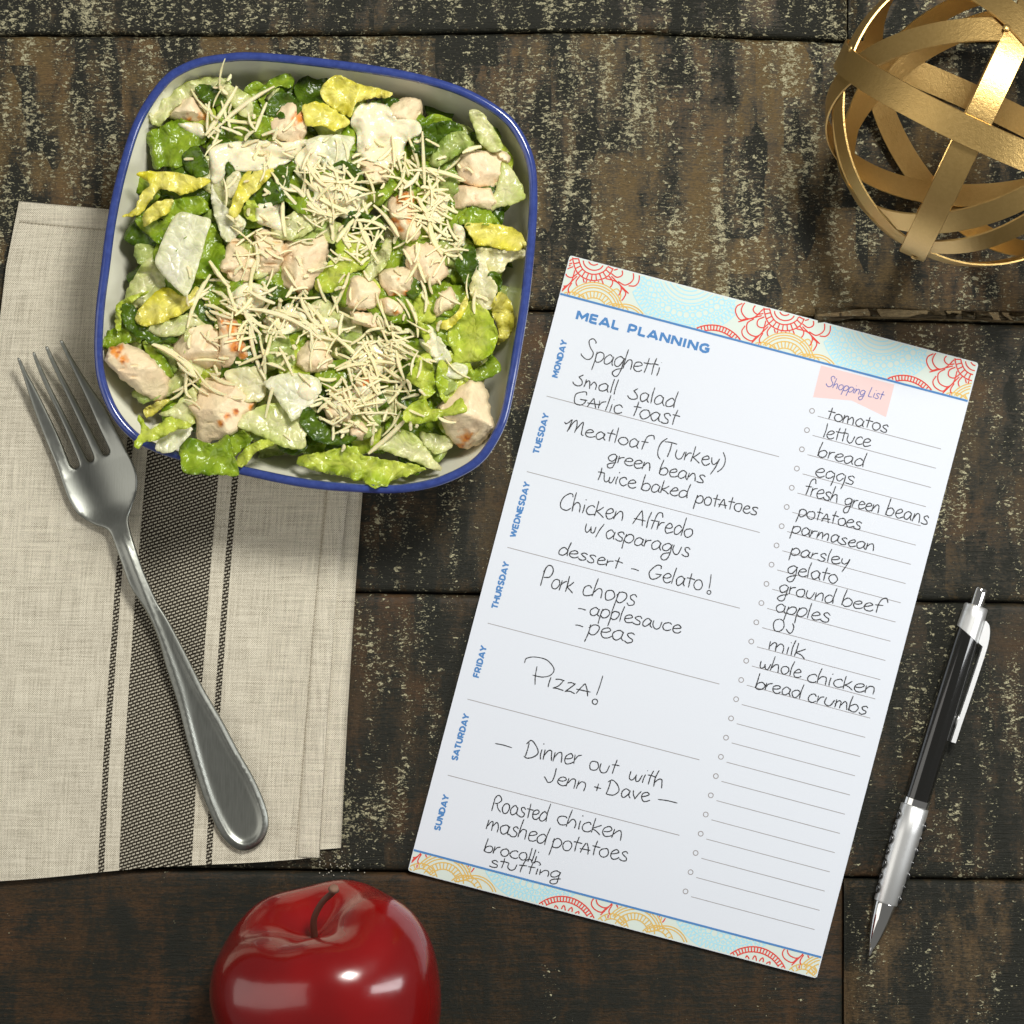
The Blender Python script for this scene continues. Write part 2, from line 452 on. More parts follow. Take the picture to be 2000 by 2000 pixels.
# ------------------------------------------------------------ the tabletop and its planks
bm = bmesh.new()
tabletop = mk('tabletop', [(x, y, z) for z in (-.62, -.5) for x, y in ((-22, -22), (22, -22), (22, 22), (-22, 22))],
              [(3, 2, 1, 0), (4, 5, 6, 7), (0, 1, 5, 4), (1, 2, 6, 5), (2, 3, 7, 6), (3, 0, 4, 7)], M['dark'], smooth=False)
tag(tabletop, kind='structure')
def plank(u0, u1, vt, vb, mat, seed, lift=0):
    """a board between the seam curves vt and vb (functions of u)"""
    step = 26; us = list(np.arange(u0, u1+1, step)); us[-1] = u1
    rows = [(0, -1, -48), (0, 0, -10), (0, 3.0, -3.5), (0, 8, -.8), (.0, 18, 0)]
    prof = []
    for _, d, z in rows: prof.append(('t', d, z))
    for f in np.linspace(.08, .92, 14): prof.append(('m', f, 0))
    for _, d, z in rows[::-1]: prof.append(('b', d, z))
    vs = []
    for kind, d, z in prof:
        for i, u in enumerate(us):
            a = vt(u)+2.2+1.6*noise.noise(Vector((u*.02, seed, 1))); b = vb(u)-2.2+1.6*noise.noise(Vector((u*.02, seed, 5)))
            if kind == 't': v = a+d
            elif kind == 'b': v = b-d
            else: v = a+(b-a)*d
            zz = z+lift+1.0*noise.noise(Vector((u*.004, v*.01, seed)))+.8*noise.noise(Vector((u*.03, v*.008, seed+3)))
            e = min(u-u0, u1-u)
            uu = u
            if i == 0: uu = u0+1.5; zz -= 9
            if i == len(us)-1: uu = u1-1.5; zz -= 9
            if i == 1: uu = u0+6
            if i == len(us)-2: uu = u1-6
            vs.append(Vector(((uu-1000)*K, (1000-v)*K, zz*K)))
    F = grid_faces(len(us), len(prof), flip=True)
    n = len(us)
    lo = len(vs)    # end skirts
    for i in (0, n-1):
        ring = [j*n+i for j in range(len(prof))]
        base = len(vs)
        for j in ring: vs.append(Vector((vs[j].x, vs[j].y, -.48)))
        for j in range(len(ring)-1):
            F.append((ring[j], ring[j+1], base+j+1, base+j))
    return mk('plank', vs, F, mat, tabletop)
s0 = lambda u: -470
s1 = lambda u: 68+6*math.exp(-((u-1100)/300)**2)*-1+max(0, (u-1240)/420)*13*(u < 1700)+(13 if u >= 1700 else 0)
s2 = lambda u: 602+max(0, (u-900)/1100)*30
s3 = lambda u: 1156+(u-600)/1400*22
s4 = lambda u: 1700+(u-500)/1500*20
s5 = lambda u: 2245
WA = wood('weathered_plank_upper', .0, -.075, .9, 1, 1.0, (.120, .080, .031))
WH = wood('pale_plank_edge', -.04, .25, .2, 8.8, 1.2, (.20, .15, .075))
WB = wood('weathered_plank_top', .0, -.07, .5, 2, 1.1, (.085, .060, .027))
WC = wood('weathered_plank_left', .05, -.05, .8, 3, .5, (.07, .045, .025))
WD = wood('weathered_plank_middle', -.03, -.06, .8, 4.3, 1.1, (.060, .041, .019))
WE = wood('weathered_plank_lower', -.03, -.075, .7, 5.1, 1.2, (.052, .034, .017))
WF = wood('weathered_plank_bottom', -.16, -.03, .2, 6.4, 2.0, (.048, .027, .011))  # tone darkened so the colour carries the vignetting at the bottom
WG = wood('weathered_plank_corner', -.08, -.02, .6, 7.7, .8, (.10, .065, .030))
plank(-1200, 1657, s0, s1, WB, 1)
plank(1657, 3200, s0, s1, WA, 2, -1)
plank(-1200, 3200, s1, s2, WA, 3)
plank(-1200, 3200, s2, s3, WD, 4, -1)
plank(-1200, 3200, s3, s4, WE, 5)
plank(-1200, 1648, s4, s5, WF, 6, -1)
plank(1648, 3200, s4, s5, WG, 7)
plank(1590, 3200, lambda u: s2(u)-24+max(0, (1680-u)*.22), lambda u: s2(u)-1, WH, 21, 9)  # paler raised strip laid along the board's lower seam
for k in range(3):
    a = 2245+k*540; b_ = a+540
    plank(-1200, 3200, lambda u, a=a: a, lambda u, b_=b_: b_, WF, 8+k)
for k in range(2):
    a = -470-k*540; b_ = a-540
    plank(-1200, 3200, lambda u, b_=b_: b_, lambda u, a=a: a, WE, 12+k)

# ------------------------------------------------------------ linen napkin
napkin = empty('linen_napkin', at(330, 1060, 0))
tag(napkin, 'folded natural linen napkin with dark woven stripes lying under the fork and bowl', 'napkin')
LV = [(393, 37), (520, 12), (620, 0), (800, -22), (1150, -52), (1480, -74), (1720, -84)]
RV = [(393, 716), (700, 694), (960, 674), (1150, 658), (1400, 640), (1673, 624)]
def fold_z(u, v):
    return 4.5*noise.noise(Vector((u*.008, v*.006, 4)))+2.0*noise.noise(Vector((u*.022, v*.012, 9)))+.8*noise.noise(Vector((u*.06, v*.06, 2)))
def cloth(name, us, vs_edge, zbase, xl, xr, top, bot, t0=0):
    nx, ny = us, vs_edge
    V = []; UV = []
    for j in range(ny):
        for i in range(nx):
            f = i/(nx-1); g = j/(ny-1)
            # top and bottom edges
            vt = top(f); vb = bot(f)
            v = vt+(vb-vt)*g
            a = np.interp(v, [p[0] for p in xl], [p[1] for p in xl]); b = np.interp(v, [p[0] for p in xr], [p[1] for p in xr])
            u = a+(b-a)*f
            z = zbase+fold_z(u, v)
            z += 3.0*math.exp(-((g)/.01)**2)*0
            V.append((u, v, z)); UV.append((f*710, v-393+t0))
    n = len(V)
    P = [at(*p) for p in V]
    e = []
    for i, (u, v, z) in enumerate(V):
        ii, jj = i % nx, i//nx
        if ii in (0, nx-1) or jj in (0, ny-1): P[i] = at(u, v, z-2.5)
    B = [Vector((p.x, p.y, p.z-3.5*K)) for p in P]
    F = grid_faces(nx, ny, flip=True)+grid_faces(nx, ny, off=n)
    loop = [i for i in range(nx)]+[j*nx+nx-1 for j in range(1, ny)]+[(ny-1)*nx+i for i in range(nx-2, -1, -1)]+[j*nx for j in range(ny-2, 0, -1)]
    for a, b in zip(loop, loop[1:]+loop[:1]): F.append((a, a+n, b+n, b))
    return mk(name, P+B, F, M['linen'], napkin, uv=UV+UV)
topf = lambda f: 393+f*60
botf = lambda f: 1725-f*52+6*math.sin(f*9)*.4
xr2 = [(v, x+np.interp(v, [393, 960, 1150, 1673], [34, 34, 36, 41])) for v, x in RV]
cloth('bottom_layer', 60, 90, 11, LV, xr2, lambda f: 397+f*62, lambda f: 1720-f*64, 9)
0 and cloth('middle_layer', 60, 90, 9, [(v, x+4) for v, x in LV], [(v, x-3) for v, x in RV], lambda f: 396+f*60, lambda f: 1723-f*52, 4)
cloth('top_layer', 120, 200, 18, LV, RV, topf, botf)
# sewn hems: thin raised folds and their stitches
def hem(pts, wd, z0, name='hem'):
    C = resample(cr(pts, 6), 9, closed=False); vs = []; F = []
    n = len(C)
    for i, (u, v) in enumerate(C):
        a = C[min(i+1, n-1)]-C[max(i-1, 0)]; a /= np.hypot(*a)+1e-9; nx_, ny_ = -a[1], a[0]
        for k, (d, z) in enumerate(((-1, -2.5), (-.9, .2), (-.5, 1.0), (.5, 1.1), (.9, .3), (1, -2.5))):
            zz = z0+z+fold_z(u, v)
            vs.append((u+nx_*d*wd, v+ny_*d*wd, zz))
    o = mk(name, [at(*p) for p in vs], grid_faces(6, n), M['linen'], napkin, uv=[(p[0]+(40 if 1 else 0)-700, p[1]) for p in vs])
    return o
hem([(40, 415), (200, 430), (360, 444)], 20, 19.2)
hem([(700, 460), (664, 900), (638, 1150), (618, 1400), (601, 1674)], 21, 19.2)
st = []; sf = []
def stitch_row(pts, z):
    C = resample(cr(pts, 8), 7.5, closed=False)
    for i in range(0, len(C)-1):
        a = C[i]; b = C[i]+(C[i+1]-C[i])*.62
        d = (b-a)/np.hypot(*(b-a)); nn = np.array((-d[1], d[0]))*.8
        zz = z+fold_z(a[0], a[1])
        k = len(st)
        for p in (a-nn, a+nn, b+nn, b-nn): st.append(at(p[0], p[1], zz))
        for p in (a, b): st.append(at(p[0], p[1], zz+1.2))
        sf.extend([(k, k+4, k+5, k+3), (k+1, k+2, k+5, k+4), (k, k+1, k+4), (k+3, k+5, k+2)])
stitch_row([(38, 433), (200, 449), (350, 462)], 20.4)
stitch_row([(678, 460), (644, 900), (619, 1150), (599, 1400), (577, 1676)], 20.4)
tag(mk('stitching', st, sf, M['thread'], napkin), kind='stuff')

# ------------------------------------------------------------ square bowl
RIM = [(492, 102), (440, 105), (390, 113), (350, 129), (320, 150), (287, 192), (257, 248), (230, 336), (210, 429), (197, 525), (187, 607), (184, 690), (192, 750), (216, 809), (251, 852), (287, 876), (347, 898), (466, 926), (600, 953), (724, 963), (790, 962), (850, 951), (898, 932), (935, 909), (962, 878), (990, 823), (1007, 748), (1022, 661), (1035, 574), (1045, 477), (1050, 390), (1045, 318), (1022, 261), (988, 219), (923, 179), (848, 152), (749, 131), (600, 111)]
ZR = 262
ring = resample(cr(RIM, 6, True), 9)
cx, cy = 617, 535
bowl = empty('bowl', at(cx, cy, 18))
tag(bowl, 'rounded square cream ceramic bowl with a shiny blue rim full of salad', 'bowl')
def inset(R, d):
    T = np.roll(R, -1, 0)-np.roll(R, 1, 0); T /= np.hypot(*T.T)[:, None]
    nn = np.stack([-T[:, 1], T[:, 0]], 1)
    c = R.mean(0)
    sgn = np.sign(((c-R)*nn).sum(1))[:, None]
    return R+nn*sgn*d
mid = inset(ring, 8.4); c0 = ring.mean(0)
prof = [(.55, 0, 22), (.60, 0, 18), (.63, 0, 20), (.64, 0, 30), (.74, 0, 60), (.86, 0, 120), (.945, 0, 190), (1, -2, 240), (1, -7.5, 262), (1, 0, 270), (1, -8, 262), (.988, -8, 230), (.972, -6, 180), (.94, 0, 110), (.88, 0, 65), (.74, 0, 45), (.4, 0, 38), (.05, 0, 37)]
vs = []
base = [Vector(((u-1000)*(1-ZR/HC), (1000-v)*(1-ZR/HC), 0)) for u, v in mid]
cw = Vector(((c0[0]-1000)*(1-ZR/HC), (1000-c0[1])*(1-ZR/HC), 0))
for s, d, z in prof:
    for p in base:
        r = p-cw; L_ = r.length
        q = cw+r*s*((L_-d)/L_)
        vs.append(Vector((q.x*K, q.y*K, z*K)))
m_ = len(mid)
F = grid_faces(m_, len(prof), True)
F.append(tuple(range((len(prof)-1)*m_, len(prof)*m_))); F.append(tuple(range(m_))[::-1])
mk('bowl_body', vs, F, M['glaze'], bowl)
# glazed rim
vs = []; nk = 14
for k in range(nk):
    a = 2*math.pi*k/nk
    d = 8.6*math.cos(a); z = ZR+8.6*math.sin(a)
    for p in base:
        r = p-cw; L_ = r.length; q = cw+r*((L_+d)/L_)
        vs.append(Vector((q.x*K, q.y*K, z*K)))
F = []
for k in range(nk):
    for i in range(m_):
        F.append((k*m_+i, k*m_+(i+1) % m_, ((k+1) % nk)*m_+(i+1) % m_, ((k+1) % nk)*m_+i))
mk('rim', vs, F, M['rim'], bowl)

# ------------------------------------------------------------ salad: height map of what is already in the bowl
class HM:
    R = 3.0
    def __init__(s):
        s.n = 320; s.u0 = 150; s.v0 = 70
        U, V = np.meshgrid(s.u0+np.arange(s.n)*s.R, s.v0+np.arange(s.n)*s.R)
        poly = [tuple(p) for p in inset(ring, 20)]
        ins = inside(poly, U, V)
        d = edist(ring, np.stack([U.ravel(), V.ravel()], 1)).reshape(U.shape)
        wall = np.interp(d, [12, 26, 44, 72], [262, 180, 112, 66])
        s.h = np.where(ins, np.maximum(wall, np.clip(105+1.5*(d-20), 105, 205)), 0)
        outer = inside([tuple(p) for p in ring], U, V) & ~ins
        s.h = np.where(outer, ZR+20, s.h)
        s.wall = (~ins)
    def splat(s, pts, z, step):
        r = max(1, int(round(step*.7/s.R)))
        for (u, v), zz in zip(pts, z):
            i = int(round((u-s.u0)/s.R)); j = int(round((v-s.v0)/s.R))
            a, b, c, d = max(0, j-r), j+r+1, max(0, i-r), i+r+1
            if b > 0 and d > 0 and a < s.n and c < s.n:
                blk = s.h[a:b, c:d]; np.maximum(blk, zz, out=blk)
    def blurred(s):
        h = s.h
        for _ in range(2):
            p = np.pad(h, 1, mode='edge')
            h = sum(p[1+a:1+a+s.n, 1+b:1+b+s.n] for a in (-1, 0, 1) for b in (-1, 0, 1))/9
        return np.maximum(h, s.h*.0)
    def get(s, u, v, h=None):
        h = s.h if h is None else h
        i = min(s.n-1, max(0, int(round((u-s.u0)/s.R)))); j = min(s.n-1, max(0, int(round((v-s.v0)/s.R))))
        return h[j, i]
    def under(s, poly, q=60):
        P = np.array(poly); x0, y0 = P.min(0); x1, y1 = P.max(0)
        X, Y = np.meshgrid(np.arange(x0, x1, 4), np.arange(y0, y1, 4))
        m = inside(poly, X, Y); val = [s.get(a, b) for a, b in zip(X[m], Y[m])]
        return float(np.percentile(val, q)) if val else 150.
hm = HM()
PAL = {  # edge colour, rib colour
 'dark': ((.040, .095, .003), (.12, .21, .010)), 'green': ((.15, .29, .006), (.38, .52, .035)),
 'lime': ((.40, .56, .015), (.70, .78, .12)), 'yellow': ((.82, .76, .030), (.94, .88, .22)),
 'pale': ((.60, .70, .15), (.84, .83, .44)), 'white': ((.80, .82, .46), (.93, .92, .68)),
 'mint': ((.28, .42, .05), (.56, .64, .20)), 'cream': ((.84, .80, .34), (.93, .89, .56))}
def leaf(poly, kind, label=None, curl=10, rip=6, zoff=0, group=None, q=60, jag=2.6, step=5.4, t=1.8, name='lettuce_piece', drape=True, shared=False):
    sd = random.uniform(0, 100)
    R = resample(cr(poly, 5, True), step)
    R = np.array([(u+jag*noise.noise(Vector((u*.13, v*.13, sd)))+jag*.7*noise.noise(Vector((u*.4, v*.4, sd))), v+jag*noise.noise(Vector((u*.13, v*.13, sd+9)))+jag*.7*noise.noise(Vector((u*.4, v*.4, sd+7)))) for u, v in R])
    pl = [tuple(p) for p in R]
    z0 = hm.under(pl, q)+zoff+5
    hb = hm.blurred(); C = R.mean(0)
    cov = np.cov((R-C).T); ev, evec = np.linalg.eigh(cov); ax = evec[:, 1]; half = math.sqrt(ev[1])*1.5; hw = math.sqrt(ev[0])*1.5+3
    ph = random.uniform(0, 6.28); bend = random.uniform(-.6, 1)*curl*.6
    e, r = PAL[kind]
    cr0 = random.uniform(-.5, .5); fold = random.uniform(-.55, .8) if rip > 3 else .1; fold2 = random.uniform(-.8, .5) if rip > 3 else 0
    def zf(u, v, d):
        a = ((u-C[0])*ax[0]+(v-C[1])*ax[1]); b = (-(u-C[0])*ax[1]+(v-C[1])*ax[0])
        z = z0+curl*(b/hw)**2*.8-bend*(a/half)**2
        w = math.exp(-d/10)
        z += rip*1.3*w*math.sin(a*.19+ph+.05*b)+rip*.35*w*math.sin(a*.43+b*.3+ph*2)
        cz = b-cr0*hw; z -= fold*max(0, cz)+fold2*max(0, -cz-hw*.8)
        z += (11 if rip > 3 else 4)*noise.noise(Vector((u*.035, v*.035, sd)))+(1.7 if rip > 3 else .8)*noise.noise(Vector((u*.11, v*.11, sd)))
        z -= 1.6*math.exp(-(b/2.2)**2)                                         # midrib groove
        z += .6*math.sin((abs(b)*.9-a)*.45)*min(1, d/8)                       # side veins
        return max(z, hm.get(u, v, hb)+1.5) if drape else z
    def cf(u, v, d):
        b = (-(u-C[0])*ax[1]+(v-C[1])*ax[0])
        k = math.exp(-(b/(hw*.55))**2)*.6+.55*noise.noise(Vector((u*.03, v*.03, sd+20)))+.22
        k += .4*(abs(b) < 2.4)+.22*(math.sin((abs(b)*.9-((u-C[0])*ax[0]+(v-C[1])*ax[1]))*.45) > .8)
        k = min(1, max(0, k)); s_ = 1+.18*noise.noise(Vector((u*.08, v*.08, sd)))
        return tuple((e[i]*(1-k)+r[i]*k)*s_ for i in range(3))+(1,)
    o = sheet(name, pl, zf, t if kind not in ('white', 'pale', 'cream') else 5.5, step, M['leaf'], colf=cf, rnd=3, hm=hm)
    tag(o, label, 'lettuce', group)
    return o
def tr(org, s, pts): return [(org[0]+x/s, org[1]+y/s) for x, y in pts]
Z1 = lambda *p: tr((180, 80), 4.293, p)
Z2 = lambda *p: tr((600, 80), 4.025, p)
Z3 = lambda *p: tr((180, 500), 4.2, p)
Z4 = lambda *p: tr((600, 500), 4.025, p)
ID = lambda *p: list(p)

# hidden lower layers: torn leaves filling the bowl
inner = [tuple(p) for p in inset(ring, 34)]
def where(u, v):
    c = 'left' if u < 480 else ('right' if u > 760 else 'middle'); r = 'top' if v < 400 else ('bottom' if v > 670 else 'centre')
    return {('top', 'left'): 'upper left corner', ('top', 'middle'): 'top middle', ('top', 'right'): 'upper right corner', ('centre', 'left'): 'left side', ('centre', 'middle'): 'very middle',
            ('centre', 'right'): 'right side', ('bottom', 'left'): 'lower left corner', ('bottom', 'middle'): 'bottom middle', ('bottom', 'right'): 'lower right corner'}[(r, c)]
inner2 = [tuple(p) for p in inset(ring, 30)]
cells = [(u+random.uniform(-15, 15), v+random.uniform(-15, 15)) for u in range(205, 1045, 46) for v in range(130, 945, 46)]
random.shuffle(cells)
WORDS = {'dark': 'dark green', 'green': 'mid green', 'mint': 'soft green', 'lime': 'lime green', 'pale': 'pale', 'yellow': 'yellowish', 'white': 'whitish'}
for u, v in cells:
    if not inside(inner, np.array([u]), np.array([v]))[0]: continue
    ang = random.uniform(0, 6.28); a = random.uniform(44, 66); b = random.uniform(26, 40)
    if edist(ring, [(u, v)])[0] < 85: a *= .55; b *= .6
    pl = []
    for i in range(9):
        t = i/9*6.283; rr = random.uniform(.8, 1.2)
        x, y = a*rr*math.cos(t), b*rr*math.sin(t)
        pl.append((u+x*math.cos(ang)-y*math.sin(ang), v+x*math.sin(ang)+y*math.cos(ang)))
    if not inside(inner2, np.array([p[0] for p in pl]), np.array([p[1] for p in pl])).all(): continue
    kind = random.choice(['dark', 'dark', 'green', 'green', 'green', 'mint', 'lime', 'pale'])
    leaf(pl, kind, 'torn %s lettuce scrap buried in the %s of the salad' % (WORDS[kind], where(u, v)), curl=8, rip=6, group='torn lettuce pieces buried in the salad', q=50, step=8.5)
hm.h = np.where(hm.wall, hm.h, np.minimum(hm.h, 250))

# ------------------------------------------------------------ chicken
def chunk(poly, label, h=34, tilt=(0, 0), sear=(), zoff=0, q=55, rough=2.2, flat=.74, name='chicken_chunk', sink=.35):
    sd = random.uniform(0, 100)
    C0 = np.array(poly, float).mean(0)
    pl = resample([tuple(C0+(np.array(p)-C0)*1.05) for p in poly], 4)
    T = np.roll(pl, -1, 0)-np.roll(pl, 1, 0); T /= np.hypot(*T.T)[:, None]; nn = np.stack([-T[:, 1], T[:, 0]], 1)
    jg = np.array([1.5*rough*noise.noise(Vector((p[0]*.09, p[1]*.09, sd)))+.6*rough*noise.noise(Vector((p[0]*.3, p[1]*.3, sd))) for p in pl])
    pl = [tuple(p) for p in pl+nn*jg[:, None]]
    C = np.array(pl).mean(0); rad = math.sqrt(len(pl))*2.6+np.ptp(np.array(pl)[:, 0])*.25
    zb = hm.under([tuple(p) for p in pl], q)+zoff+h*(1-sink)*.75
    fac = []
    a0 = random.uniform(0, 6.28)
    for k in range(3):
        a = a0+k*2.1+random.uniform(-.5, .5); fac.append((math.cos(a), math.sin(a), random.uniform(.02, .38)*rad, random.uniform(.45, 1.25)))
    ang = random.uniform(0, 3.14); ca, sa = math.cos(ang), math.sin(ang)
    def zf(u, v, d):
        x, y = u-C[0], v-C[1]
        z = zb+tilt[0]*x+tilt[1]*y
        z -= max(0, max((x*c+y*s_-o)*m for c, s_, o, m in fac))
        f = x*ca+y*sa; g = -x*sa+y*ca
        z += rough*.8*noise.noise(Vector((u*.06, v*.06, sd)))+rough*.45*noise.noise(Vector((f*.04, g*.26, sd+4)))+rough*.22*noise.noise(Vector((u*.35, v*.35, sd)))
        z -= rough*1.6*max(0, noise.noise(Vector((f*.03, g*.14, sd+8)))-.25)*4
        return z
    def cf(u, v, d):
        n1 = noise.noise(Vector((u*.035, v*.035, sd))); n2 = noise.noise(Vector((u*.16, v*.16, sd)))
        base = np.array((.86, .71, .45))*(1+.05*n2); pink = np.array((.84, .63, .40))
        k = min(1, max(0, .30+1.1*n1)); c = base*(1-k)+pink*k
        s = 0
        for (su, sv, sr) in sear:
            dd = math.hypot(u-su, v-sv)/sr
            s = max(s, min(1, max(0, 1.45-dd+1.1*noise.noise(Vector((u*.12, v*.12, sd))))))
        if s > 0:
            s2 = min(1, s*1.2); oc = np.array((.74, .27, .045)) if noise.noise(Vector((u*.2, v*.2, sd))) < .25 else np.array((.42, .10, .015))
            c = c*(1-s2)+oc*s2
        return (*c, 1)
    o = sheet(name, pl, zf, h, 4.2, M['chicken'], colf=cf, rnd=h*.17, hm=hm)
    try: o.data.set_sharp_from_angle(angle=math.radians(50))
    except Exception: pass
    return tag(o, label, 'chicken piece', 'diced cooked chicken on the salad')
def blob(poly, label, z=7, zoff=0, t=9):
    sd = random.uniform(0, 50)
    pl = [tuple(p) for p in resample(cr(poly, 6, True), 5)]
    hb = hm.blurred()
    def zf(u, v, d):
        return hm.get(u, v, hb)+zoff+z*(1-math.exp(-d/9))+2.2*noise.noise(Vector((u*.06, v*.06, sd)))
    o = sheet('dressing_pool', pl, zf, t, 5, M['dressing'], rnd=7, hm=hm)
    return tag(o, label, 'dressing', 'creamy dressing poured over the salad')

G = 'torn lettuce pieces showing on top of the salad'
def LF(poly, kind, label, **kw): return leaf(poly, kind, label, group=G, **kw)
# far and low first, then what lies on top
LF(Z1((480, 620), (700, 400), (960, 300), (1130, 330), (1150, 420), (900, 440), (700, 560), (560, 720)), 'pale', 'pale lettuce rib curving along the top left inside wall of the bowl', curl=6, q=80)
LF(Z1((1040, 360), (1180, 380), (1330, 470), (1340, 640), (1240, 620), (1120, 480)), 'pale', 'pale green leaf behind the long cheese shreds near the top left corner of the bowl')
LF(Z1((860, 390), (960, 360), (1080, 430), (1100, 520), (1000, 540), (900, 480)), 'dark', 'dark green leaf scrap just above the topmost left chicken piece')
LF(Z1((1450, 560), (1560, 420), (1700, 470), (1760, 560), (1680, 640), (1500, 640)), 'dark', 'dark green leaf in front of the curled one at the top of the bowl')
LF(Z1((1390, 430), (1520, 310), (1640, 275), (1700, 330), (1650, 400), (1560, 380), (1450, 480), (1440, 560)), 'green', 'bright green curled leaf touching the top inside wall of the bowl', rip=9, curl=14)
LF(ID((575, 165), (600, 146), (630, 142), (650, 165), (632, 200), (600, 208), (580, 195)), 'dark', 'dark glossy leaf left of the yellow green leaf at the top of the bowl')
LF(Z1((1310, 700), (1380, 620), (1480, 640), (1500, 760), (1440, 830), (1350, 790)), 'green', 'small curly green leaf left of the second chicken piece from the top left')
LF(Z2((880, 700), (1000, 640), (1150, 630), (1230, 700), (1100, 780), (960, 800)), 'dark', 'dark green leaf shaded under the right part of the top wall')
LF(Z2((960, 960), (1000, 850), (1080, 750), (1220, 710), (1300, 790), (1290, 840), (1180, 900), (1020, 990)), 'mint', 'broad mid green leaf above the large chicken slab on the right', rip=7)
LF(Z2((1270, 560), (1320, 535), (1400, 590), (1500, 740), (1540, 840), (1440, 870), (1340, 780), (1310, 680)), 'pale', 'long pale leaf standing against the upper right corner of the bowl', zoff=24)
LF(Z2((1540, 940), (1640, 1050), (1700, 1170), (1705, 1240), (1600, 1290), (1500, 1310), (1430, 1330), (1500, 1110)), 'pale', 'smooth pale rib piece between the right chicken slab and the right wall', rip=2, zoff=10)
LF(Z1((445, 780), (640, 680), (700, 650), (920, 720), (960, 830), (880, 900), (740, 1060), (620, 1050), (520, 1080), (480, 900)), 'green', 'large mid green leaf below the top left chicken piece', rip=8)
LF(Z1((760, 950), (880, 880), (960, 1000), (980, 1110), (880, 1150), (780, 1080)), 'dark', 'dark leaf between the large green leaf and the cheese on the upper left')
LF(Z1((360, 1500), (480, 1400), (700, 1330), (900, 1300), (980, 1420), (800, 1500), (600, 1700), (480, 1640)), 'green', 'deep green leaf under the yellow leaf by the left wall')
LF(Z3((270, 310), (350, 160), (480, 10), (600, 200), (560, 360), (420, 430), (300, 400)), 'pale', 'pale leaf leaning on the left wall beside the white rib')
LF(Z1((640, 1900), (900, 1500), (990, 1520), (1100, 1700), (1100, 1900), (900, 2000)), 'green', 'green leaf to the right of the white rib on the left side')
LF(Z1((1000, 1180), (1050, 1300), (1120, 1380), (1280, 1500), (1260, 1590), (1150, 1690), (1070, 1600), (1000, 1350)), 'white', 'whitish wrinkled leaf left of the two pulled chicken pieces', rip=5)
LF(Z1((1130, 1150), (1230, 1090), (1250, 1180), (1190, 1310), (1120, 1290)), 'cream', 'small oval white rib end among the cheese on the upper left', rip=1)
LF(Z1((1140, 1490), (1160, 1400), (1250, 1150), (1350, 1080), (1520, 1070), (1460, 1180), (1300, 1340), (1240, 1440), (1180, 1490)), 'yellow', 'lime yellow leaf tip pointing down beside the upper dressing', zoff=8)
LF(Z1((1270, 1440), (1300, 1340), (1370, 1350), (1400, 1480), (1340, 1520)), 'lime', 'short bright green strip below the lime yellow leaf tip')
LF(ID((600, 320), (628, 308), (648, 335), (645, 372), (620, 378), (604, 355)), 'green', 'bright green leaf scrap under the cheese near the upper middle')
LF(Z2((0, 770), (180, 740), (370, 750), (340, 860), (290, 980), (180, 1030), (90, 960), (0, 850)), 'white', 'smooth white rib piece left of the dressed chicken at the top', rip=2, zoff=8)
LF(Z2((800, 760), (900, 720), (1040, 820), (960, 900), (850, 880)), 'dark', 'small dark leaf with dressing right of the dressed chicken')
LF(Z2((520, 1250), (620, 1120), (780, 1000), (800, 1080), (640, 1230), (560, 1310)), 'green', 'narrow green strip above the browned upright chicken piece')
LF(Z2((230, 1600), (300, 1500), (470, 1560), (490, 1740), (350, 1830), (250, 1820)), 'lime', 'pale lime leaf right of the biggest middle chicken piece')
LF(Z2((420, 1860), (520, 1720), (640, 1540), (665, 1650), (590, 1800), (480, 1900)), 'pale', 'pale thin leaf curling below the cheese in the middle', rip=8)
LF(Z4((60, 220), (180, 40), (320, 0), (340, 110), (240, 260), (110, 290)), 'lime', 'dressing smeared lime leaf between two middle chicken pieces')
LF(Z2((1180, 1420), (1310, 1290), (1440, 1340), (1490, 1430), (1380, 1450), (1250, 1450)), 'green', 'mid green leaf above the yellow leaf by the right wall')
LF(Z2((1240, 1440), (1400, 1430), (1640, 1480), (1720, 1590), (1690, 1640), (1560, 1650), (1420, 1610), (1330, 1610), (1290, 1540)), 'yellow', 'crinkled yellow leaf touching the right wall', zoff=16, rip=7)
LF(Z2((1300, 1650), (1400, 1620), (1560, 1650), (1710, 1640), (1700, 1710), (1580, 1740), (1530, 1820), (1420, 1830), (1340, 1740)), 'cream', 'pale creamy leaf just below the crinkled yellow one', zoff=8)
LF(ID((888, 515), (918, 478), (932, 503), (934, 535), (918, 568), (903, 545)), 'dark', 'dark green folded leaf left of the pale creamy one on the right', zoff=8)
LF(Z4((1420, 150), (1480, 120), (1530, 200), (1500, 290), (1440, 280)), 'dark', 'dark leaf by the right wall behind the jagged pale leaf')
LF(Z4((1280, 230), (1330, 90), (1400, 50), (1440, 170), (1490, 230), (1480, 370), (1400, 430), (1300, 350)), 'cream', 'jagged pale yellow leaf above the lime leaf on the right', zoff=8, jag=4)
LF(Z4((1440, 400), (1500, 290), (1560, 300), (1620, 430), (1620, 580), (1560, 660), (1490, 700), (1500, 600), (1470, 480)), 'yellow', 'curled yellow leaf edge pressed to the right wall', zoff=14, rip=9)
LF(Z4((1010, 620), (1060, 560), (1140, 620), (1160, 700), (1080, 700)), 'green', 'small green rib below the yellow strip on the right')
LF(Z4((1120, 700), (1100, 620), (1180, 440), (1260, 350), (1420, 430), (1500, 600), (1480, 700), (1440, 780), (1330, 830), (1150, 840), (1150, 760)), 'lime', 'large glossy lime leaf cupped near the right side', zoff=14, curl=16, rip=6)
LF(Z4((1010, 530), (1150, 470), (1260, 290), (1260, 400), (1180, 520), (1090, 580)), 'yellow', 'narrow yellow strip left of the large lime leaf', zoff=10)
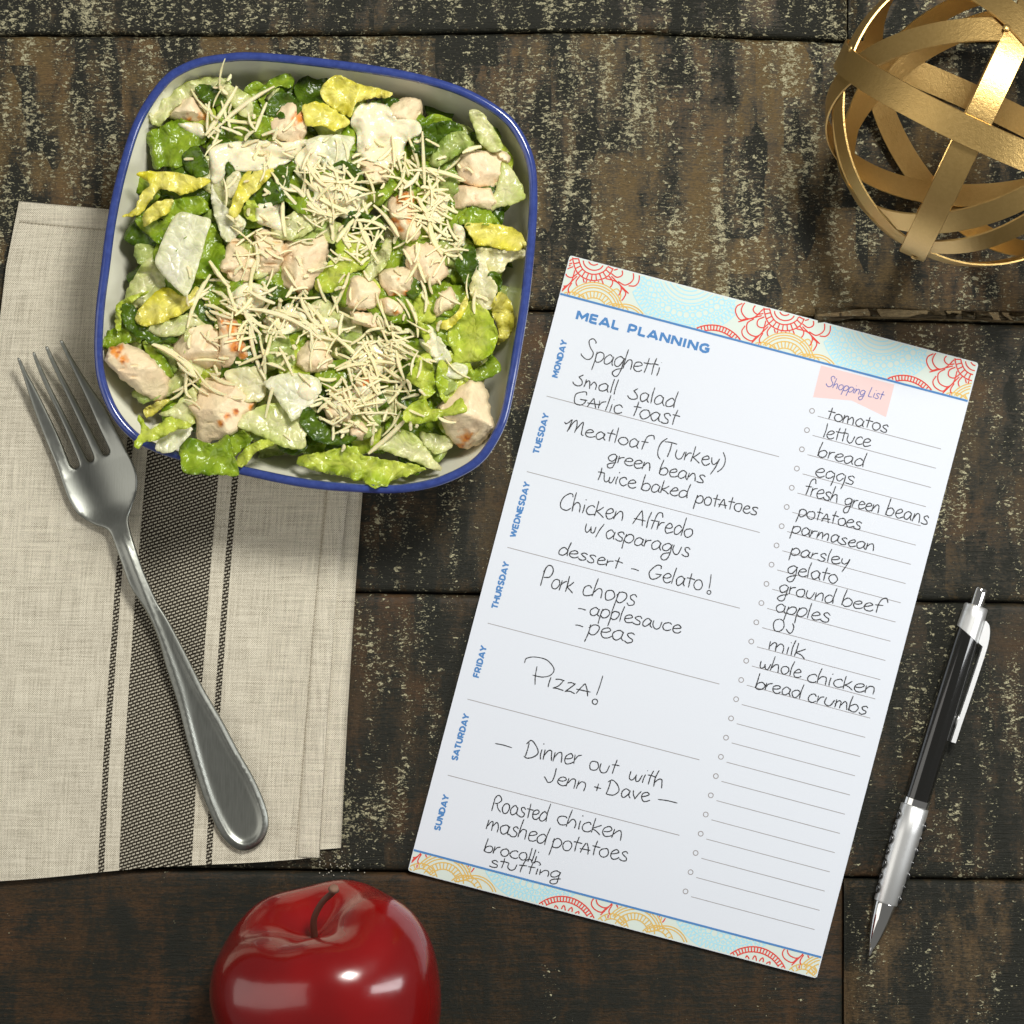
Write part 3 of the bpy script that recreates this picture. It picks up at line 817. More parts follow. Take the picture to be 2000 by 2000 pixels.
LF(Z4((1260, 930), (1400, 840), (1450, 770), (1530, 880), (1430, 960), (1320, 990)), 'green', 'smooth green leaf under the large lime leaf by the right wall', zoff=6, rip=3)
LF(Z4((1040, 920), (1150, 840), (1250, 860), (1260, 930), (1180, 970)), 'white', 'translucent white rib above the large right hand chicken block', rip=2)
LF(Z4((960, 620), (1040, 640), (1120, 760), (1130, 830), (1040, 870), (980, 780)), 'white', 'white rib wet with dressing left of the large lime leaf', rip=2)
LF(Z4((1000, 930), (1120, 960), (1180, 1030), (1060, 1110), (1000, 1060)), 'mint', 'soft green leaf shaded above the right hand chicken block')
LF(Z4((880, 1390), (1000, 1400), (1130, 1430), (1140, 1500), (1020, 1560), (930, 1500)), 'pale', 'pale leaf in the shade left of the right hand chicken block')
LF(Z3((90, 740), (120, 620), (200, 590), (300, 600), (420, 590), (400, 700), (300, 720), (150, 760)), 'green', 'frilly bright green leaf at the left wall above the chicken', zoff=12, rip=10, jag=4)
LF(Z3((195, 600), (190, 450), (230, 370), (400, 300), (470, 290), (300, 400), (235, 480), (240, 600)), 'lime', 'curved lime leaf edge rising beside the left wall', zoff=14, rip=6)
LF(Z3((240, 420), (340, 400), (440, 560), (700, 650), (640, 720), (440, 700), (280, 600)), 'dark', 'very dark leaf behind the frilly green one on the left')
LF(Z3((420, 700), (500, 740), (640, 900), (660, 1000), (560, 960), (460, 830)), 'green', 'green leaf between the left chicken piece and the long cheese shred')
LF(Z3((460, 590), (650, 520), (800, 470), (830, 560), (720, 650), (540, 655)), 'pale', 'pale wet rib under the yellow leaf on the left', rip=3)
LF(Z3((360, 470), (420, 400), (520, 290), (620, 260), (760, 330), (850, 240), (870, 290), (800, 430), (640, 520), (450, 580), (360, 540)), 'yellow', 'crumpled yellow leaf below the white rib on the left', zoff=8, rip=8)
LF(Z1((370, 1110), (560, 1090), (700, 1100), (860, 1140), (990, 1160), (930, 1220), (760, 1290), (660, 1260), (560, 1250), (480, 1350), (400, 1460), (240, 1470), (360, 1400), (400, 1280), (480, 1200)), 'yellow', 'long yellow curled leaf reaching over the upper left wall', zoff=20, rip=6)
LF(Z1((430, 1450), (540, 1350), (680, 1330), (640, 1440), (520, 1500), (430, 1560)), 'yellow', 'small frilly yellow leaf below the long yellow one', zoff=12, rip=8)
LF(ID((305, 500), (330, 440), (352, 414), (390, 422), (412, 430), (403, 462), (385, 530), (366, 578), (355, 574), (325, 545), (304, 518)), 'white', 'large smooth white rib slab on the left of the salad', rip=1.5, zoff=20, curl=5, jag=1)
LF(Z2((110, 370), (220, 270), (330, 300), (420, 340), (660, 400), (640, 440), (500, 450), (380, 500), (350, 600), (250, 560), (130, 470)), 'yellow', 'ruffled yellow green leaf by the top wall of the bowl', zoff=10, rip=9)
LF(ID((590, 206), (600, 202), (625, 199), (662, 219), (684, 240), (655, 256), (630, 247), (600, 245), (592, 225)), 'yellow', 'smooth yellow green leaf lobe below the ruffled one at the top', zoff=14, rip=3)
LF(Z3((1380, 300), (1450, 230), (1620, 290), (1600, 360), (1450, 350)), 'dark', 'dark green strip under the biggest middle chicken piece')
LF(Z3((1440, 640), (1560, 620), (1650, 760), (1660, 900), (1510, 920), (1440, 860)), 'mint', 'mint green folded leaf in the lower middle of the salad', zoff=6)
LF(Z3((1100, 940), (1400, 920), (1420, 1150), (1250, 1200), (1120, 1060)), 'cream', 'cream coloured wet leaf right of the pointed chicken piece', rip=2)
LF(Z3((840, 1060), (860, 1200), (830, 1390), (680, 1330), (540, 1290), (660, 1240)), 'pale', 'pale green rib left of the pointed chicken piece', rip=3)
LF(Z3((420, 1260), (560, 1190), (640, 1170), (560, 1260), (450, 1330)), 'yellow', 'thin yellow leaf under the lower left chicken piece')
LF(Z3((1180, 1380), (1300, 1270), (1500, 1200), (1700, 1260), (1775, 1270), (1755, 1500), (1740, 1580), (1600, 1575), (1400, 1490)), 'pale', 'broad pale ribbed leaf right of the pointed chicken piece', rip=2, zoff=10)
LF(Z3((1410, 1030), (1600, 960), (1850, 1000), (1860, 1150), (1660, 1350), (1600, 1300), (1500, 1150)), 'white', 'white rib corner covered with dressing in the lower middle', rip=1, zoff=14)
LF(Z4((0, 1180), (100, 1260), (260, 1400), (420, 1400), (300, 1480), (100, 1470), (0, 1400), (-60, 1300)), 'dark', 'dark green leaf under the cheese at the bottom of the bowl')
LF(Z4((560, 1500), (700, 1370), (840, 1400), (1000, 1600), (1065, 1675), (1000, 1690), (850, 1620), (650, 1550)), 'pale', 'pale pointed rib near the bottom right of the bowl', rip=3, zoff=10)
LF(Z4((0, 1560), (200, 1520), (380, 1490), (420, 1560), (560, 1590), (850, 1640), (920, 1690), (700, 1760), (600, 1815), (500, 1815), (430, 1770), (300, 1740), (100, 1700), (-60, 1650), (-80, 1600)), 'lime', 'big lime leaf spreading over the bottom edge of the bowl', q=85, zoff=8, rip=9, jag=4)
LF(Z3((1180, 1700), (1250, 1580), (1400, 1505), (1500, 1540), (1350, 1610), (1240, 1730)), 'lime', 'lime leaf arm reaching right from the curly leaf on the bottom rim', q=90, zoff=8)
LF(Z3((1100, 1480), (1200, 1420), (1320, 1500), (1220, 1600), (1150, 1640)), 'green', 'shaded green leaf between the pointed chicken and the bottom rim')
LF(Z3((710, 1560), (770, 1490), (850, 1500), (1000, 1540), (1110, 1460), (1150, 1600), (1190, 1700), (1200, 1800), (1100, 1805), (900, 1790), (760, 1780), (720, 1650)), 'green', 'glossy green curly leaf hanging over the bottom left rim', q=94, zoff=12, rip=9, curl=12)
LF(Z3((480, 1420), (560, 1370), (820, 1400), (720, 1560), (620, 1615), (520, 1590), (540, 1500)), 'white', 'translucent white rib lying over the lower left rim', q=94, zoff=16, rip=2)
LF(Z3((370, 1330), (400, 1310), (480, 1420), (640, 1320), (820, 1395), (660, 1440), (540, 1510), (430, 1530), (380, 1580), (340, 1540), (400, 1440)), 'lime', 'light green torn leaf tip lying over the lower left rim', q=90, zoff=14, jag=3)

CH = chunk
CH(Z1((640, 640), (760, 480), (900, 465), (1030, 560), (1000, 660), (940, 690), (800, 690), (700, 660)), 'chicken piece with orange edge in the top left corner of the salad', 34, sear=((180+960/4.293, 80+630/4.293, 11), (180+800/4.293, 80+655/4.293, 7)))
CH(Z1((1460, 690), (1500, 610), (1650, 500), (1760, 560), (1800, 700), (1770, 850), (1640, 870), (1520, 790)), 'chicken piece with an orange right side above the upper dressing', 40, sear=((180+1730/4.293, 80+650/4.293, 10),))
CH(Z2((680, 480), (780, 440), (830, 450), (895, 460), (905, 580), (870, 640), (700, 620), (600, 560)), 'pinkish chicken piece partly dressed near the top wall', 40, sear=())
CH(Z2((390, 930), (500, 940), (650, 1010), (680, 1080), (620, 1130), (500, 1120), (420, 1060)), 'small rounded chicken piece below the dressed one at the top', 34)
CH(Z2((1100, 1270), (1190, 1130), (1350, 1150), (1430, 1160), (1500, 1270), (1440, 1335), (1300, 1300), (1150, 1340)), 'torn chicken piece just below the large slab on the right', 36, rough=3)
CH(Z2((1170, 960), (1240, 870), (1400, 860), (1540, 900), (1560, 960), (1530, 1110), (1470, 1160), (1300, 1140), (1170, 1090)), 'large flat chicken slab on the upper right of the salad', 40, flat=.88, sear=((600+1510/4.025, 80+1120/4.025, 8),))
CH(Z2((1450, 850), (1500, 835), (1600, 910), (1580, 960), (1530, 940)), 'small chicken flap behind the large slab on the upper right', 22)
CH(Z2((620, 1180), (720, 1155), (830, 1190), (880, 1500), (860, 1550), (750, 1575), (690, 1520), (640, 1340)), 'upright chicken block with browned orange spots right of the middle', 46, flat=.86, sear=((600+775/4.025, 80+1240/4.025, 15), (600+690/4.025, 80+1410/4.025, 8), (600+800/4.025, 80+1400/4.025, 6), (600+740/4.025, 80+1475/4.025, 5)))
CH(ID((790, 478), (843, 475), (871, 507), (878, 535), (850, 556), (812, 553), (792, 520)), 'chicken piece under crossing cheese shreds on the right of the middle', 38)
CH(Z4((560, 130), (760, 60), (820, 100), (825, 260), (780, 330), (640, 320), (560, 230)), 'cube of chicken with browned lower edge right of centre', 42, sear=((600+690/4.025, 500+310/4.025, 9), (600+780/4.025, 500+310/4.025, 7), (600+720/4.025, 500+180/4.025, 3)))
CH(Z4((540, 340), (700, 330), (790, 400), (700, 490), (590, 450)), 'small chicken bit under the cube with the browned edge', 26, sear=((600+690/4.025, 500+450/4.025, 5),))
CH(Z4((320, 180), (400, 140), (520, 180), (575, 260), (540, 400), (440, 430), (300, 390), (295, 300)), 'squarish white chicken cube at the centre of the salad', 42)
CH(Z4((350, 440), (540, 450), (695, 520), (680, 570), (520, 570), (360, 530)), 'flat chicken strip below the central white cube', 26)
CH(Z4((980, 400), (1050, 290), (1130, 240), (1190, 350), (1100, 440), (1010, 490)), 'flaky chicken piece left of the narrow yellow strip', 30, rough=3.4)
CH(ID((575, 690), (600, 666), (632, 664), (650, 705), (636, 724), (600, 730), (578, 712)), 'pale chicken piece in the lower middle beside the mint green leaf', 34)
CH(ID((446, 470), (480, 432), (500, 448), (500, 540), (472, 572), (446, 540), (430, 520)), 'pulled stringy chicken piece left of the biggest middle one', 38, rough=4)
CH(ID((498, 455), (528, 446), (553, 464), (552, 510), (527, 552), (503, 545)), 'narrow ragged chicken strip touching the biggest middle piece', 38, rough=4)
CH(ID((548, 478), (575, 463), (632, 460), (641, 475), (638, 535), (607, 566), (590, 574), (565, 567), (522, 542), (518, 533), (545, 515)), 'biggest chicken piece in the middle with a brown lower edge', 46, flat=.9, sear=((598, 574, 9), (575, 570, 5)))
CH(Z3((110, 860), (150, 760), (270, 725), (400, 770), (500, 850), (620, 1000), (620, 1130), (560, 1195), (440, 1150), (250, 1010)), 'long chicken block with a red brown spot against the left wall', 46, tilt=(.1, -.3), flat=.72, zoff=24, sear=((180+262/4.2, 500+850/4.2, 8), (180+190/4.2, 500+770/4.2, 13)))
CH(Z3((610, 720), (760, 620), (830, 560), (980, 560), (1045, 640), (1045, 890), (900, 960), (780, 920), (680, 850)), 'pinkish chicken half left of its orange browned neighbour', 40, tilt=(.2, 0))
CH(Z3((1020, 490), (1090, 480), (1200, 540), (1285, 820), (1200, 915), (1060, 925), (1000, 880), (1050, 760), (1040, 600)), 'chicken piece with a large orange browned side on the left', 46, tilt=(-.2, 0), sear=((180+1140/4.2, 500+570/4.2, 14), (180+1200/4.2, 500+740/4.2, 15), (180+1230/4.2, 500+820/4.2, 8)))
CH(Z3((950, 950), (1000, 945), (1120, 1020), (1340, 1200), (1330, 1240), (1180, 1430), (1050, 1490), (900, 1540), (870, 1490), (860, 1340), (790, 1230), (850, 1180), (880, 1040)), 'pointed chicken piece with orange streaks near the bottom left', 46, flat=.86, zoff=12, sear=((180+1050/4.2, 500+1380/4.2, 7), (180+1110/4.2, 500+1320/4.2, 6), (180+1175/4.2, 500+1280/4.2, 5), (180+1310/4.2, 500+1240/4.2, 7)))
CH(Z4((120, 1180), (200, 1120), (330, 1150), (390, 1200), (330, 1310), (260, 1350), (170, 1310)), 'cheese covered chicken piece near the bottom middle', 40)
CH(Z4((360, 990), (440, 950), (530, 970), (520, 1040), (430, 1100), (370, 1060)), 'small browned chicken bit in the lower cheese heap', 30, zoff=6, sear=((600+470/4.025, 500+990/4.025, 9), (600+375/4.025, 500+1040/4.025, 5)))
CH(Z4((330, 1350), (430, 1300), (500, 1370), (430, 1440), (340, 1430)), 'small chicken bit below the lower cheese heap', 26)
CH(Z4((1030, 1190), (1110, 1080), (1200, 1020), (1280, 975), (1370, 1000), (1410, 1060), (1430, 1200), (1465, 1350), (1360, 1470), (1240, 1510), (1180, 1480), (1090, 1400), (1060, 1270)), 'large chicken block with a browned end by the bottom right wall', 56, tilt=(-.25, 0), flat=.70, zoff=30, sear=((600+1250/4.025, 500+1430/4.025, 11), (600+1200/4.025, 500+1500/4.025, 7)))
# lettuce that lies over the chicken
LF(Z4((840, 380), (900, 520), (960, 560), (1000, 720), (970, 760), (900, 620)), 'lime', 'slim lime strip running down right of centre', zoff=6)
LF(Z4((780, 960), (830, 880), (900, 770), (970, 780), (1010, 1040), (960, 1110), (870, 1150), (900, 1060), (830, 1010)), 'lime', 'upper half of the wavy lime leaf left of the right hand chicken block', zoff=8, rip=9)
LF(Z4((760, 1290), (750, 1240), (820, 1160), (940, 1120), (960, 1190), (1100, 1200), (1200, 1110), (1240, 1160), (1250, 1230), (1130, 1250), (980, 1300), (820, 1325)), 'lime', 'lower lobe of wavy lime leaf overlapping the right hand chicken block', zoff=10, rip=8)

DR = blob
DR(Z1((970, 880), (1150, 850), (1300, 830), (1500, 830), (1620, 850), (1810, 830), (1700, 980), (1500, 1080), (1200, 1090), (1140, 1010), (1110, 1130), (1050, 1210), (1000, 1180), (985, 1000)), 'wide band of cream dressing on the upper left of the salad')
DR(Z2((340, 640), (420, 500), (620, 500), (700, 600), (850, 620), (900, 680), (880, 740), (780, 800), (740, 950), (640, 1000), (540, 960), (400, 900), (390, 740)), 'thick cream dressing covering the chicken near the top', zoff=1, t=10)
DR(Z1((720, 690), (900, 690), (950, 760), (930, 820), (850, 790), (760, 740)), 'small spot of white dressing on the large mid green leaf')
DR(Z1((1380, 1380), (1500, 1340), (1590, 1400), (1600, 1600), (1480, 1560), (1380, 1520)), 'dressing patch between the lime yellow tip and the cheese')
DR(ID((575, 312), (598, 284), (622, 272), (638, 292), (622, 322), (592, 340)), 'dressing streak beside the smooth white rib at the top')
DR(Z4((940, 540), (1010, 590), (1020, 700), (1030, 800), (980, 790), (890, 700), (880, 650), (960, 660)), 'white dressing running down beside the slim lime strip')
DR(Z2((1150, 1430), (1230, 1470), (1240, 1600), (1180, 1600), (1140, 1520)), 'dressing drop left of the crinkled yellow leaf')
DR(Z4((-60, 1000), (60, 960), (100, 1060), (20, 1150), (-80, 1100)), 'dressing patch left of the small browned chicken bit')
def star(u, v, a, b, n=13):
    return [(u+a*(.62+.5*random.random())*math.cos(i/n*6.283), v+b*(.62+.5*random.random())*math.sin(i/n*6.283)) for i in range(n)]
DR(star(655, 385, 70, 48), 'dressing spread under the cheese above the centre of the salad', zoff=-1)
DR(star(735, 700, 62, 42), 'dressing spread under the lower cheese heap')
DR(star(700, 780, 52, 34), 'dressing spread under the cheese near the bottom of the bowl')
DR(star(560, 625, 46, 32), 'dressing under the long cheese shreds left of the lower middle')
DR(star(850, 405, 26, 40), 'dressing under the cheese right of the browned upright chicken block')
DR(star(470, 590, 34, 26), 'dressing under the cheese below the stringy chicken')
DR(Z3((1150, 300), (1260, 220), (1420, 260), (1400, 420), (1250, 440), (1160, 380)), 'dressing patch below the stringy chicken piece')
DR(Z4((-20, 560), (90, 480), (220, 490), (240, 560), (130, 600), (20, 640)), 'dressing patch above the pale chicken piece in the lower middle')

# ------------------------------------------------------------ grated cheese
shreds = []
def shred_mesh(a, b, wd, th=4.2, arc=0.0, lift=1.5):
    a = np.array(a, float); b = np.array(b, float); Ln = np.hypot(*(b-a)); d = (b-a)/(Ln+1e-9); nn = np.array((-d[1], d[0]))
    n = 6; ctr = []; hs = []
    for i in range(n):
        t = i/(n-1); c = a+(b-a)*t+nn*arc*4*t*(1-t)
        ctr.append(c); hs.append(max(hm.get(c[0]+x, c[1]+y) for x in (-2, 2) for y in (-2, 2)))
    hs = np.array(hs); t = np.linspace(0, 1, n)
    sl, ic = np.polyfit(t, hs, 1); sl = max(-.5*Ln, min(.5*Ln, sl))
    line = sl*t+(hs-sl*t).mean()
    line += max(0, np.percentile(hs-line, 60))
    line = .75*line+.25*np.maximum(hs, line-4)+lift
    vs = []; tops = []
    for i, (c, z) in enumerate(zip(ctr, line)):
        e = 1 if 0 < i < n-1 else .78
        w_ = wd*.5*e*random.uniform(.78, 1.2)*(1-.25*abs(2*t[i]-1)**3)
        for sx_, sz in ((-1, 0), (-.55, 1), (.55, 1), (1, 0)):
            p = c+nn*w_*sx_; vs.append((p[0], p[1], z+sz*th+(0 if sz else 0)))
        tops.append((c[0], c[1], z+th))
    F = []
    for i in range(n-1):
        for k in range(4):
            p, q_ = i*4+k, i*4+(k+1) % 4
            F.append((p, q_, q_+4, p+4))
    F.append((3, 2, 1, 0)); F.append((n*4-4, n*4-3, n*4-2, n*4-1))
    for u, v, z in tops:
        i = int(round((u-hm.u0)/hm.R)); j = int(round((v-hm.v0)/hm.R))
        if 0 <= i < hm.n and 0 <= j < hm.n: hm.h[j, i] = max(hm.h[j, i], z-1.0)
    return [at(*p) for p in vs], F
shades = []
for i in range(5):
    m = M['cheese'].copy(); m.name = 'grated_parmesan'
    f = random.uniform(.9, 1.06); g = random.uniform(.85, 1.2)
    m.node_tree.nodes['Principled BSDF'].inputs['Base Color'].default_value = (.90*f, .79*f, min(1, .46*f*g), 1)
    shades.append(m)
def shred(a, b, wd=7.5):
    wd = wd*.88
    V, F_ = shred_mesh(a, b, wd, random.uniform(1.8, 3.2), random.uniform(-.10, .10)*math.dist(a, b), .4)
    o = mk('cheese_shred', V, F_, random.choice(shades), smooth=False)
    shreds.append(o)
    ln_ = math.dist(a, b); kd = 'long' if ln_ > 52 else ('short' if ln_ < 32 else 'mid-length')
    sl_ = 'lying level' if abs(a[1]-b[1]) < .4*abs(a[0]-b[0]) else ('running vertically' if abs(a[0]-b[0]) < .4*abs(a[1]-b[1]) else ('rising to the right' if (a[0]-b[0])*(a[1]-b[1]) < 0 else 'falling to the right'))
    return tag(o, '%s cheese shred %s in the %s of salad' % (kd, sl_, where((a[0]+b[0])/2, (a[1]+b[1])/2)), 'cheese', 'grated cheese shreds scattered over the salad')
clusters = [(660, 395, 55, 40, 50), (620, 330, 60, 28, 16), (840, 400, 28, 40, 34), (790, 320, 34, 26, 14), (720, 720, 62, 44, 66), (700, 800, 44, 30, 34), (770, 660, 40, 30, 20),
            (470, 600, 45, 38, 24), (540, 640, 50, 36, 22), (440, 215, 34, 26, 10), (520, 300, 60, 30, 14), (600, 590, 60, 40, 20), (850, 590, 40, 40, 10), (380, 740, 26, 40, 8), (500, 480, 40, 40, 10), (700, 480, 50, 30, 14), (870, 470, 22, 36, 10)]
pool = []
for cu, cv, su, sv, n in clusters:
    for _ in range(n):
        for _t in range(20):
            u = random.gauss(cu, su*1.0); v = random.gauss(cv, sv*1.0)
            if inside(inner, np.array([u]), np.array([v]))[0]: break
        Ln = random.choice([26, 36, 48, 62]); a = random.uniform(0, math.pi)
        pool.append(((u-math.cos(a)*Ln/2, v-math.sin(a)*Ln/2), (u+math.cos(a)*Ln/2, v+math.sin(a)*Ln/2), random.uniform(4.2, 7.8), Ln))
explicit = []
def EX(Z, *segs):
    for s in segs:
        p = Z(s[0], s[1]); explicit.append((p[0], p[1], s[2] if len(s) > 2 else 7.5))
EX(Z1, ((1215, 380), (950, 790), 11), ((1530, 380), (970, 810), 9), ((1110, 660), (1410, 690), 9), ((1080, 720), (1260, 790)), ((1060, 760), (1010, 870)), ((1560, 1190), (1740, 1400), 9), ((1500, 1100), (1560, 1210)), ((1600, 1330), (1620, 1640), 9), ((1100, 1150), (1120, 1390), 6), ((1820, 1050), (1932, 1190)), ((1760, 1150), (1880, 1250)), ((1650, 1200), (1800, 1350), 9), ((1370, 1700), (1380, 1930), 9), ((1450, 1740), (1600, 1830), 8), ((990, 1850), (1080, 1990), 9))
EX(Z3, ((490, 720), (860, 1000), 12), ((960, 40), (1130, 260), 10), ((970, 150), (780, 590), 9), ((960, 200), (1130, 220)), ((1370, 0), (1300, 300), 9), ((1330, 300), (1170, 490), 9), ((1290, 290), (1500, 390), 9), ((1250, 430), (1880, 690), 10), ((1240, 470), (1440, 600)), ((1510, 440), (1850, 640), 10), ((1710, 340), (1890, 600), 9), ((1290, 570), (1420, 1010), 9), ((1470, 650), (1390, 900), 9), ((1280, 520), (1190, 680), 9), ((780, 390), (960, 290), 9), ((960, 1080), (1240, 1170), 9), ((700, 870), (850, 990), 9), ((1480, 1080), (1420, 1330), 8), ((1110, 250), (1190, 480), 8), ((920, 400), (1100, 470), 8), ((980, 280), (1130, 360), 8), ((930, 450), (1020, 530), 9), ((960, 960), (1180, 1060), 8), ((1230, 780), (1300, 740), 7), ((640, 1180), (760, 1080), 8), ((780, 1000), (780, 1150), 8), ((660, 1120), (880, 1000), 7))
EX(Z4, ((0, 370), (180, 640), 10), ((330, 130), (170, 470), 8), ((180, 600), (390, 790), 10), ((0, 630), (200, 660), 10), ((280, 450), (250, 620), 8), ((780, 340), (870, 640), 8), ((860, 250), (960, 380)), ((600, 710), (840, 630), 8), ((460, 830), (710, 850), 9), ((230, 900), (470, 850), 10), ((90, 960), (230, 965), 9), ((490, 860), (640, 970), 8), ((390, 1140), (620, 1060), 8), ((480, 1555), (770, 1290), 10), ((505, 1490), (525, 1320), 8), ((250, 1380), (330, 1370), 9), ((200, 1450), (200, 1350), 7), ((170, 1080), (350, 1240), 9), ((700, 730), (760, 960), 8), ((640, 1160), (750, 1020), 8), ((120, 1280), (260, 1340), 8), ((380, 1320), (470, 1390), 8), ((740, 1130), (880, 1090), 8), ((500, 920), (570, 1040), 8), ((620, 620), (800, 600), 8), ((460, 600), (600, 570), 8), ((80, 1230), (160, 1150), 8))
EX(Z2, ((905, 710), (925, 1180), 7), ((760, 1160), (890, 1000), 9), ((890, 1000), (1230, 1090), 9), ((1060, 1060), (900, 1260), 9), ((930, 770), (1040, 830), 6), ((1220, 880), (1370, 830), 10), ((1080, 1020), (1200, 920), 6), ((860, 1220), (960, 1420), 9), ((970, 1260), (1140, 1400), 9), ((960, 1400), (1060, 1680), 12), ((980, 1430), (1130, 1540), 9), ((520, 1290), (720, 1540), 9), ((400, 1400), (560, 1740), 10), ((370, 1400), (230, 1580), 10), ((380, 1390), (510, 1270), 9), ((390, 1410), (620, 1480), 10), ((100, 1240), (370, 1370), 12), ((250, 1120), (320, 1280), 8), ((230, 1110), (390, 1080), 8), ((330, 1130), (500, 1180), 8), ((0, 960), (160, 1150), 8), ((0, 1120), (80, 1180), 8), ((860, 1580), (930, 1900), 8), ((880, 1590), (840, 1740), 7), ((1040, 1630), (1190, 1660), 7), ((1080, 1665), (1190, 1690), 8), ((420, 1760), (490, 1700), 8), ((750, 950), (800, 1060), 6), ((780, 940), (850, 1030), 6), ((700, 900), (740, 1030), 6), ((820, 900), (870, 950), 7))
for cu, cv, su, sv, n in clusters:
    for _ in range(n):
        if random.random() < .4: continue
        u = random.gauss(cu, su*1.25); v = random.gauss(cv, sv*1.25)
        if not inside(inner, np.array([u]), np.array([v]))[0]: continue
        Ln = random.uniform(8, 24); a = random.uniform(0, math.pi)
        pool.append(((u-math.cos(a)*Ln/2, v-math.sin(a)*Ln/2), (u+math.cos(a)*Ln/2, v+math.sin(a)*Ln/2), random.uniform(4.5, 7.5), Ln))
pool.sort(key=lambda s: -s[3])
keep = max(0, 292-len(explicit))
small = pool[keep:]
sv_, sf_ = [], []
for a, b, wd, _ in small:
    V, F_ = shred_mesh(a, b, wd, random.uniform(1.6, 3), random.uniform(-.12, .12)*math.dist(a, b), .5); k0 = len(sv_); sv_ += V; sf_ += [tuple(i+k0 for i in f) for f in F_]
bulk = mk('grated_cheese', sv_, sf_, shades[0], smooth=False)
tag(bulk, 'short bits of grated cheese strewn between the longer shreds on the salad', 'cheese', kind='stuff')
for a, b, wd, _ in pool[:keep]: shred(a, b, wd)
for a, b, wd in explicit: shred(a, b, wd)

# each look-alike is told from the others of its sector by its place from the top
ORD = 'uppermost second third fourth fifth sixth seventh eighth ninth tenth eleventh twelfth thirteenth fourteenth fifteenth sixteenth seventeenth eighteenth nineteenth twentieth'.split()
by = {}
for o in col.objects:
    if o.parent is None and o.get('group') in ('torn lettuce pieces buried in the salad', 'grated cheese shreds scattered over the salad'):
        by.setdefault(o['label'], []).append(o)
for lb, os_ in by.items():
    if len(os_) < 2: continue
    os_.sort(key=lambda o: -o.location.y)
    for i, o in enumerate(os_):
        if i < 20: o['label'] = lb+(', uppermost one' if i == 0 else ', '+ORD[i]+' down')

# ------------------------------------------------------------ fork
A5 = lambda *p: tr((0, 640), 3.45, p)
A6 = lambda *p: tr((0, 1150), 2.683, p)
out = []
out += A5((118, 214), (122, 203), (130, 203), (137, 210), (185, 310), (240, 410), (320, 570), (400, 740), (462, 890), (480, 930), (505, 947), (528, 937), (530, 905))   # tine, gap
out += A5((470, 760), (385, 570), (300, 390), (240, 240), (219, 175), (222, 165), (232, 164), (238, 172), (300, 310), (362, 440), (440, 590), (520, 750), (578, 870), (598, 900), (620, 902), (632, 880), (622, 845))
out += A5((560, 700), (490, 550), (420, 400), (350, 250), (306, 140), (309, 128), (320, 127), (328, 135), (400, 280), (470, 410), (540, 540), (610, 680), (680, 820), (698, 853), (722, 857), (737, 840), (732, 815))
out += A5((670, 680), (600, 520), (530, 370), (460, 220), (403, 98), (405, 86), (416, 84), (426, 92), (480, 190), (560, 320), (640, 440), (710, 540), (780, 680), (850, 820), (900, 920), (925, 1010), (920, 1110), (885, 1220), (866, 1285), (880, 1370), (910, 1470), (960, 1620), (1010, 1740), (1060, 1850))
out += A6((880, 160), (970, 330), (1060, 510), (1160, 680), (1250, 850), (1330, 990), (1390, 1130), (1408, 1230), (1385, 1310), (1330, 1360), (1260, 1372), (1190, 1330), (1140, 1260), (1080, 1130), (1030, 980), (980, 800), (930, 600), (870, 410), (820, 240), (760, 110))
out += A5((880, 1750), (830, 1620), (780, 1480), (740, 1380), (700, 1350), (640, 1330), (540, 1270), (480, 1190), (440, 1100), (380, 930), (300, 740), (220, 530), (160, 340))
tip = np.array((78., 680.)); end = np.array((480., 1660.)); ax_ = (end-tip)/np.hypot(*(end-tip)); LF_ = np.hypot(*(end-tip))
spine = [(0, 70), (.08, 51), (.16, 38), (.25, 31), (.31, 33), (.36, 48), (.42, 60), (.55, 56), (.75, 41), (.9, 33), (1, 33)]
def fz(u, v, d):
    s = ((u-tip[0])*ax_[0]+(v-tip[1])*ax_[1])/LF_; b = (-(u-tip[0])*ax_[1]+(v-tip[1])*ax_[0])
    z = float(np.interp(s, [p[0] for p in spine], [p[1] for p in spine]))
    if s < .36:
        k = min(1, max(0, (s-.16)/.08))*min(1, (.36-s)/.05)
        z += k*(b/52)**2*9                                 # dished bowl
    if s > .36:
        wn = min(1, max(0, (s-.55)/.2)); k = min(1, (s-.36)/.05)
        ridge = 3.4*math.exp(-((d-11)/4.5)**2)
        z += wn*(ridge-2.6*(1-math.exp(-(max(0, d-11)/9)**2)))*k
        z += (1-wn)*k*(3.0*math.exp(-(b_off(s, u, v)/6)**2))
    return z
def b_off(s, u, v):
    return abs(-(u-tip[0])*ax_[1]+(v-tip[1])*ax_[0]-np.interp(s, [.36, .6, 1], [-10, -4, 0]))
P5 = [tuple(p) for p in resample(cr(out, 4, True), 3.6)]
fork = empty('fork', at(280, 1170, 20))
tag(fork, 'brushed steel dinner fork lying on the striped linen napkin', 'fork')
# smooth spine by splining
ss = cr(spine, 8); spine = sorted([(p[0], p[1]) for p in ss])
cut = .345
def side(poly, keep_hi):
    """clip the outline by the plane s = cut"""
    o_ = []
    S = lambda p: ((p[0]-tip[0])*ax_[0]+(p[1]-tip[1])*ax_[1])/LF_-cut
    for a, b in zip(poly, poly[1:]+poly[:1]):
        sa, sb = S(a), S(b); ia = (sa > 0) == keep_hi; ib = (sb > 0) == keep_hi
        if ia: o_.append(a)
        if ia != ib:
            t = sa/(sa-sb); o_.append((a[0]+(b[0]-a[0])*t, a[1]+(b[1]-a[1])*t))
    return o_
sheet('fork_whole', P5, fz, 9, 4.5, M['steel'], fork, rnd=5, rings=(1.6, 4.2)).name = 'fork_body'

